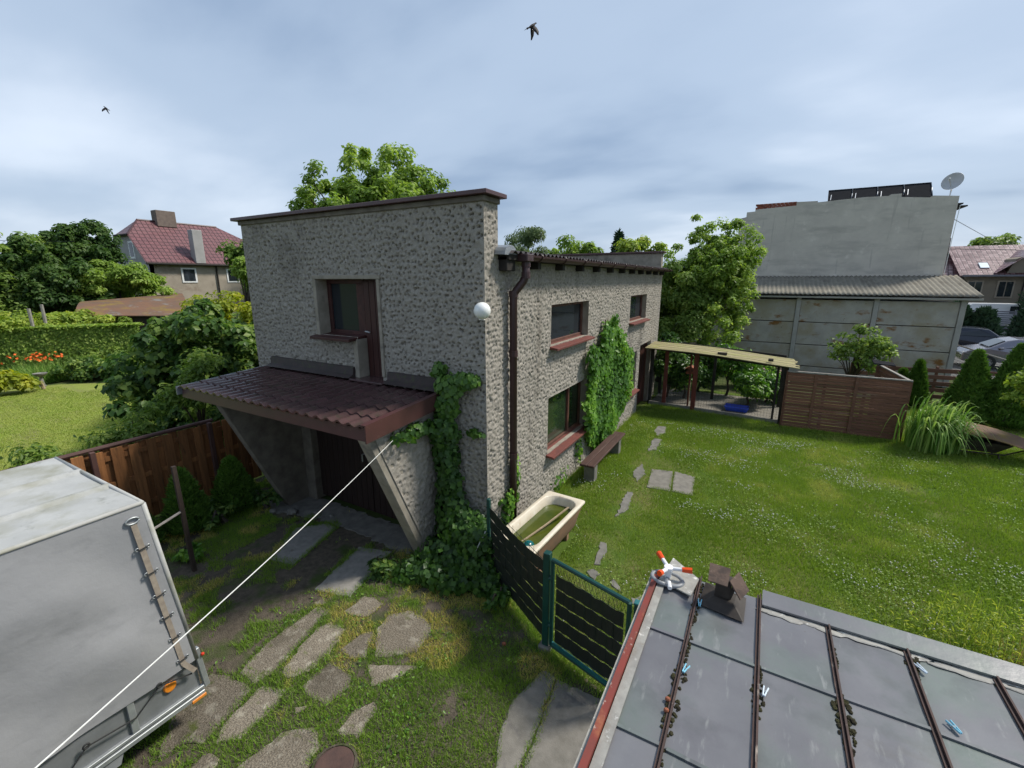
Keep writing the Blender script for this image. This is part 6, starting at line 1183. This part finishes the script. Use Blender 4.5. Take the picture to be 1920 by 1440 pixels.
V = np.stack(V, 1); i0 = (np.arange(n) * 2 * S)[:, None]; F = np.concatenate([i0 + np.array([[2 * k, 2 * k + 1, 2 * k + 3, 2 * k + 2]]) for k in range(S - 1)])
np_mesh('blades', V.reshape(-1, 3), F, 'pampas', pg, np.repeat(tw_, 2 * S))
n = 60; a = rng.random(n) * 6.28
blades('dead_stems', 3.95 + 0.25 * np.cos(a), 14.1 + 0.2 * np.sin(a), 0.5 + 0.4 * rng.random(n), 0.015, 'grass_dry', pg)

# ================================================================== GRASS
def scatter(n, x0, x1, y0, y1): return x0 + (x1 - x0) * rng.random(n), y0 + (y1 - y0) * rng.random(n)
def keepout(x, y, polys, pad=0.0):
    k = np.ones(len(x), bool)
    for P_ in polys:
        c_ = np.mean(P_, 0); k &= ~inpoly(x, y, [tuple(c_ + (np.array(p) - c_) * (1 - pad)) for p in P_])
    return k
# main lawn: denser near the camera
xs, ys = [], []
for (n, y0, y1, x0, x1) in ((150000, 2.8, 7.0, -3.2, 6.0), (170000, 7.0, 11.0, -3.2, 7.5), (110000, 11.0, 15.0, -3.2, 8.5), (26000, 15.0, 19.0, 1.0, 9.0)):
    x, y = scatter(n, x0, x1, y0, y1); xs.append(x); ys.append(y)
x = np.concatenate(xs); y = np.concatenate(ys)
fence_y = np.interp(x, [-3.2, -1.75, -0.72, -0.45, 6], [4.75, 3.9, 3.62, 2.85, 2.72])
tubp = [(-2.85, 4.72), (-2.3, 4.72), (-2.3, 6.3), (-2.85, 6.3)]; coopp = [(-3.2, 14.9), (0.75, 14.5), (0.8, 17), (-3.2, 17)]
k = (y > fence_y) & keepout(x, y, STEPS, 0.12) & keepout(x, y, [tubp, coopp])
pth = np.exp(-((x + 1.72 + (y - 6) * 0.075) / 0.30) ** 2) * (y < 13.2); bare = fbm(x, y, 1.1, 21) + 0.34 * pth + 0.15 * np.exp(-((x + 3.0) / 0.3) ** 2)
k &= rng.random(len(x)) > np.clip((bare - 0.62) * 3.2, 0, 0.75)
x, y = x[k], y[k]; pat = fbm(x, y, 1.6, 31); dry = fbm(x, y, 0.7, 41)
tint = 0.10 + 0.55 * pat + 0.25 * (rng.random(len(x)) - 0.5) + 0.40 * np.clip((dry - 0.56) * 4, 0, 1) + 0.30 * (np.exp(-((x + 1.72 + (y - 6) * 0.075) / 0.6) ** 2) * (y < 13.2)) * rng.random(len(x))
hgt = (0.028 + 0.035 * rng.random(len(x))) * (0.8 + 0.5 * pat)
gl = blades('lawn_grass', x, y, hgt, np.where(y < 7, 0.008, np.where(y < 11, 0.011, 0.016)), 'grass', None, tint, 0.0, 0.9); tag(gl, 'short clover speckled lawn grass', 'grass', kind='stuff')
# broad clover leaves through the lawn
x, y = scatter(60000, -3.1, 7.0, 2.8, 13.5); fy_ = np.interp(x, [-3.2, -1.75, -0.72, -0.45, 6], [4.75, 3.9, 3.62, 2.85, 2.72]); cl = fbm(x, y, 0.9, 55)
k = (y > fy_) & (rng.random(len(x)) < np.clip((cl - 0.40) * 3, 0, 1)) & keepout(x, y, STEPS, 0.1) & keepout(x, y, [tubp]); x, y = x[k], y[k]
P = np.stack([x, y, 0.022 + 0.03 * rng.random(len(x))], 1); o = leaves('clover_leaves', P, norm(rdir(len(x)) * 0.4 + np.array([0, 0, 1])), 0.028, 'leaf_mid', None, 0.3 + 0.6 * rng.random(len(x)), wr=0.9, droop=0.0); tag(o, 'clover leaves growing through the lawn', 'clover', kind='stuff')
x, y = scatter(40000, -3.0, 7.0, 2.8, 13.0); fy_ = np.interp(x, [-3.2, -1.75, -0.72, -0.45, 6], [4.75, 3.9, 3.62, 2.85, 2.72]); cl = fbm(x, y, 0.9, 55) * 0.6 + fbm(x, y, 0.35, 57) * 0.4
k = (y > fy_) & (rng.random(len(x)) < np.clip((cl - 0.52) * 2.4, 0, 0.55)) & keepout(x, y, STEPS) & keepout(x, y, [tubp]); x, y = x[k], y[k]; n = len(x)
r_ = 0.008 + 0.006 * rng.random(n); z = 0.05 + 0.025 * rng.random(n); oc = np.array([[1, 0, 0], [-1, 0, 0], [0, 1, 0], [0, -1, 0], [0, 0, 1], [0, 0, -1]], float)
V = np.stack([x, y, z], 1)[:, None, :] + oc[None] * r_[:, None, None]; of8 = np.array([[0, 2, 4], [2, 1, 4], [1, 3, 4], [3, 0, 4], [2, 0, 5], [1, 2, 5], [3, 1, 5], [0, 3, 5]])
F = (np.arange(n) * 6)[:, None, None] + of8[None]; o = np_mesh('clover_flowers', V.reshape(-1, 3), F.reshape(-1, 3), 'flower_white'); tag(o, 'white clover flowers dotted over the lawn', 'clover', kind='stuff')
# driveway grass: patchy between the slabs
x, y = scatter(330000, -8.9, -0.5, 0.7, 5.0)
fence_y = np.interp(x, [-8.9, -3.3, -3.0, -1.75, -0.72, -0.5], [5.0, 5.0, 4.66, 3.9, 3.62, 3.0])
den = fbm(x, y, 0.55, 61) * 0.65 + fbm(x, y, 0.22, 63) * 0.45
reg = 0.10 * np.exp(-((x + 2.4) / 0.9) ** 2) + 0.06 * (x > -4.6) + 0.06 * (x < -6.0) - 0.20 * np.exp(-((y - 4.9) / 0.55) ** 2) * (x < -4.2) - 0.13 * np.exp(-((x + 5.15) / 0.40) ** 2) - 0.10 * np.exp(-((x + 4.9) ** 2 + (y - 2.2) ** 2) / 0.25)
padn = np.zeros(len(x))
for P_ in SLABS[:16]:
    c_ = np.mean(P_, 0); big = [tuple(c_ + (np.array(p) - c_) * 1.18 + 0.0) for p in P_]; padn += 0.16 * inpoly(x, y, big)
k = (den + reg + np.minimum(padn, 0.16) > 0.485 + 0.10 * rng.random(len(x))) & (y < fence_y) & (keepout(x, y, SLABS, 0.10) | (keepout(x, y, SLABS, 0.20) & (rng.random(len(x)) < 0.35))) & (np.hypot(x + 2.79, y - 1.82) > 0.2)
x, y, den = x[k], y[k], den[k]; dryp = fbm(x, y, 0.45, 71)
tint = 0.08 + 0.45 * fbm(x, y, 0.9, 73) + 0.2 * rng.random(len(x)) + 0.85 * np.clip((dryp - 0.55) * 6, 0, 1) * (rng.random(len(x)) < 0.75)
o = blades('driveway_grass', x, y, (0.016 + 0.046 * rng.random(len(x)) * (0.5 + fbm(x, y, 0.3, 99))) * (0.55 + 0.9 * den), 0.007, 'grass_drive', None, tint, 0.0, 1.0); tag(o, 'patchy grass growing between the driveway slabs', 'grass', kind='stuff')
x, y = scatter(3200, -4.9, -1.8, 1.2, 3.9); k = (fbm(x, y, 0.4, 81) > 0.56) & keepout(x, y, SLABS, 0.0) & (y < 3.9 - 0.6 * (x + 1.75)); x, y = x[k], y[k]
P = np.stack([x, y, 0.012 + 0.03 * rng.random(len(x))], 1); o = leaves('driveway_weeds', P, norm(rdir(len(x)) * 0.5 + np.array([0, 0, 1])), 0.030 * (0.5 + rng.random(len(x))), 'leaf_ivy', None, wr=0.55, droop=0.0); tag(o, 'small broad leaved weeds between the driveway slabs', 'weeds', kind='stuff')
# neighbour lawn
x, y = scatter(80000, -24, -9.2, 0.0, 7.4); k = ~((x < -22) & (y > 6)); x, y = x[k], y[k]
o = blades('neighbour_grass', x, y, 0.02 + 0.02 * rng.random(len(x)), 0.022, 'grass', None, 0.45 + 0.4 * fbm(x, y * 3, 1.2, 91) + 0.2 * rng.random(len(x)), 0.0, 0.8); tag(o, 'short mown grass of the neighbour lawn', 'grass', kind='stuff')
# edge tufts: along walls, fences and posts
def tufts(pts, name, label, m='grass_drive', h=0.12, n=40, spread=0.06):
    P_ = np.repeat(np.array(pts, float), n, 0); x = P_[:, 0] + rng.normal(size=len(P_)) * spread; y = P_[:, 1] + rng.normal(size=len(P_)) * spread
    o = blades(name, x, y, h * (0.4 + 0.8 * rng.random(len(x))), 0.007, m, None, 0.2 + 0.5 * rng.random(len(x)), 0.0, 0.8); tag(o, label, 'grass', kind='stuff')
tufts([(XR + 0.08 + 0.12 * random.random(), 5.9 + k * 0.11) for k in range(70)], 'wall_grass', 'longer grass along the foot of the garage side wall', 'grass', 0.16, 60, 0.09)
tufts([(0.8 + k * 0.10, 14.25 + 0.05 * random.random()) for k in range(27)] + [(-2.9 + k * 0.12, 14.78 - k * 0.012) for k in range(30)], 'fence_grass', 'longer grass along the slat fence and chicken run', 'grass', 0.11, 60, 0.06)
tufts([(-2.9 + 1.15 * k / 14, 4.55 - 0.7 * k / 14) for k in range(14)] + [(-1.7 + 0.9 * k / 10, 3.80 - 0.22 * k / 10) for k in range(10)], 'panel_grass', 'grass tufts under the green fence and gate', 'grass_drive', 0.10, 70, 0.05)
wd_ = thing('tall_weeds', 'feathery yellow green weeds standing behind the metal roof', 'weeds', (2.5, 6.1, 0))
n = 1500; a = rng.normal(size=(n, 2)) * np.array([0.36, 0.24]); P = np.stack([2.45 + a[:, 0], 6.1 + a[:, 1], 0.05 + 0.85 * rng.random(n) * np.exp(-np.sum((a / 0.6) ** 2, 1)) * (0.45 + 0.8 * vnoise(a[:, 0], a[:, 1], 0.10, 3))], 1)
leaves('foliage', P, norm(rdir(n) * 0.6 + np.array([0, 0, 0.6])), 0.07, 'leaf_yellowgreen', wd_, wr=0.18, droop=-0.3); n = 60; a = rng.normal(size=(n, 2)) * 0.18
blades('stems', 2.45 + a[:, 0], 6.1 + a[:, 1], 0.6 + 0.2 * rng.random(n), 0.008, 'leaf_yellowgreen', wd_, lean=0.2)
dg = thing('dry_grass', 'dry straw coloured grass at the right end of the metal roof', 'grass clump', (3.3, 6.0, 0)); n = 700; a = rng.normal(size=(n, 2)) * np.array([0.35, 0.25])
blades('stalks', 3.25 + a[:, 0], 5.95 + a[:, 1], 0.25 + 0.45 * rng.random(n), 0.008, 'grass_dry', dg, lean=0.8)

# ================================================================== BIRDS
def bird(label, c, s, rz, fl):
    mb = MB(); c = Vector(c); Rm = Matrix.Rotation(rz, 3, 'Z') @ Matrix.Rotation(R(-32), 3, 'Y')
    tp_ = lambda p: tuple(c + Rm @ (Vector(p) * s))
    mb.tube([tp_(p) for p in ((-.62, 0, 0), (-.40, 0, .0), (-.2, 0, .0), (0.05, 0, .0), (.25, 0, .02), (.36, 0, .05), (.46, 0, .06), (.54, 0, .05), (.62, 0, .03))], [s * q for q in (.075, .05, .10, .13, .10, .065, .07, .045, .006)], 10)
    for sgn, ang in ((1, fl), (-1, -fl)):
        Wm = Matrix.Rotation(ang, 3, 'X'); pts = [(.22, .06), (.26, .35), (.14, .72), (-.12, .98), (-.22, .96), (-.18, .70), (-.20, .40), (-.18, .06)]
        up_ = [tp_(Wm @ Vector((x, sgn * y, .02))) for x, y in pts]; dn = [tp_(Wm @ Vector((x, sgn * y, -.02))) for x, y in pts]; n = len(pts)
        mb.add(up_ + dn, [tuple(range(n)), tuple(range(n, 2 * n))[::-1]] + [(i, (i + 1) % n, n + (i + 1) % n, n + i) for i in range(n)])
    mb.add([tp_(p) for p in ((-.58, -.05, .01), (-.58, .05, .01), (-.86, .13, .0), (-.86, -.13, .0), (-.58, -.05, -.01), (-.58, .05, -.01), (-.86, .13, -.015), (-.86, -.13, -.015))], [(0, 1, 2, 3), (7, 6, 5, 4), (0, 4, 5, 1), (1, 5, 6, 2), (2, 6, 7, 3), (3, 7, 4, 0)])
    return tag(mb.build('bird', 'bird_black', smooth=True), label, 'bird')
# ------------------------------------------------------------------
bird('dark bird with lowered wings flying high over the garage', (-5.04, 9.78, 9.40), 0.25, R(62), R(-58))
bird('tiny distant bird in the sky over the left gardens', (-28.0, 10.8, 11.95), 0.26, R(200), R(-50))
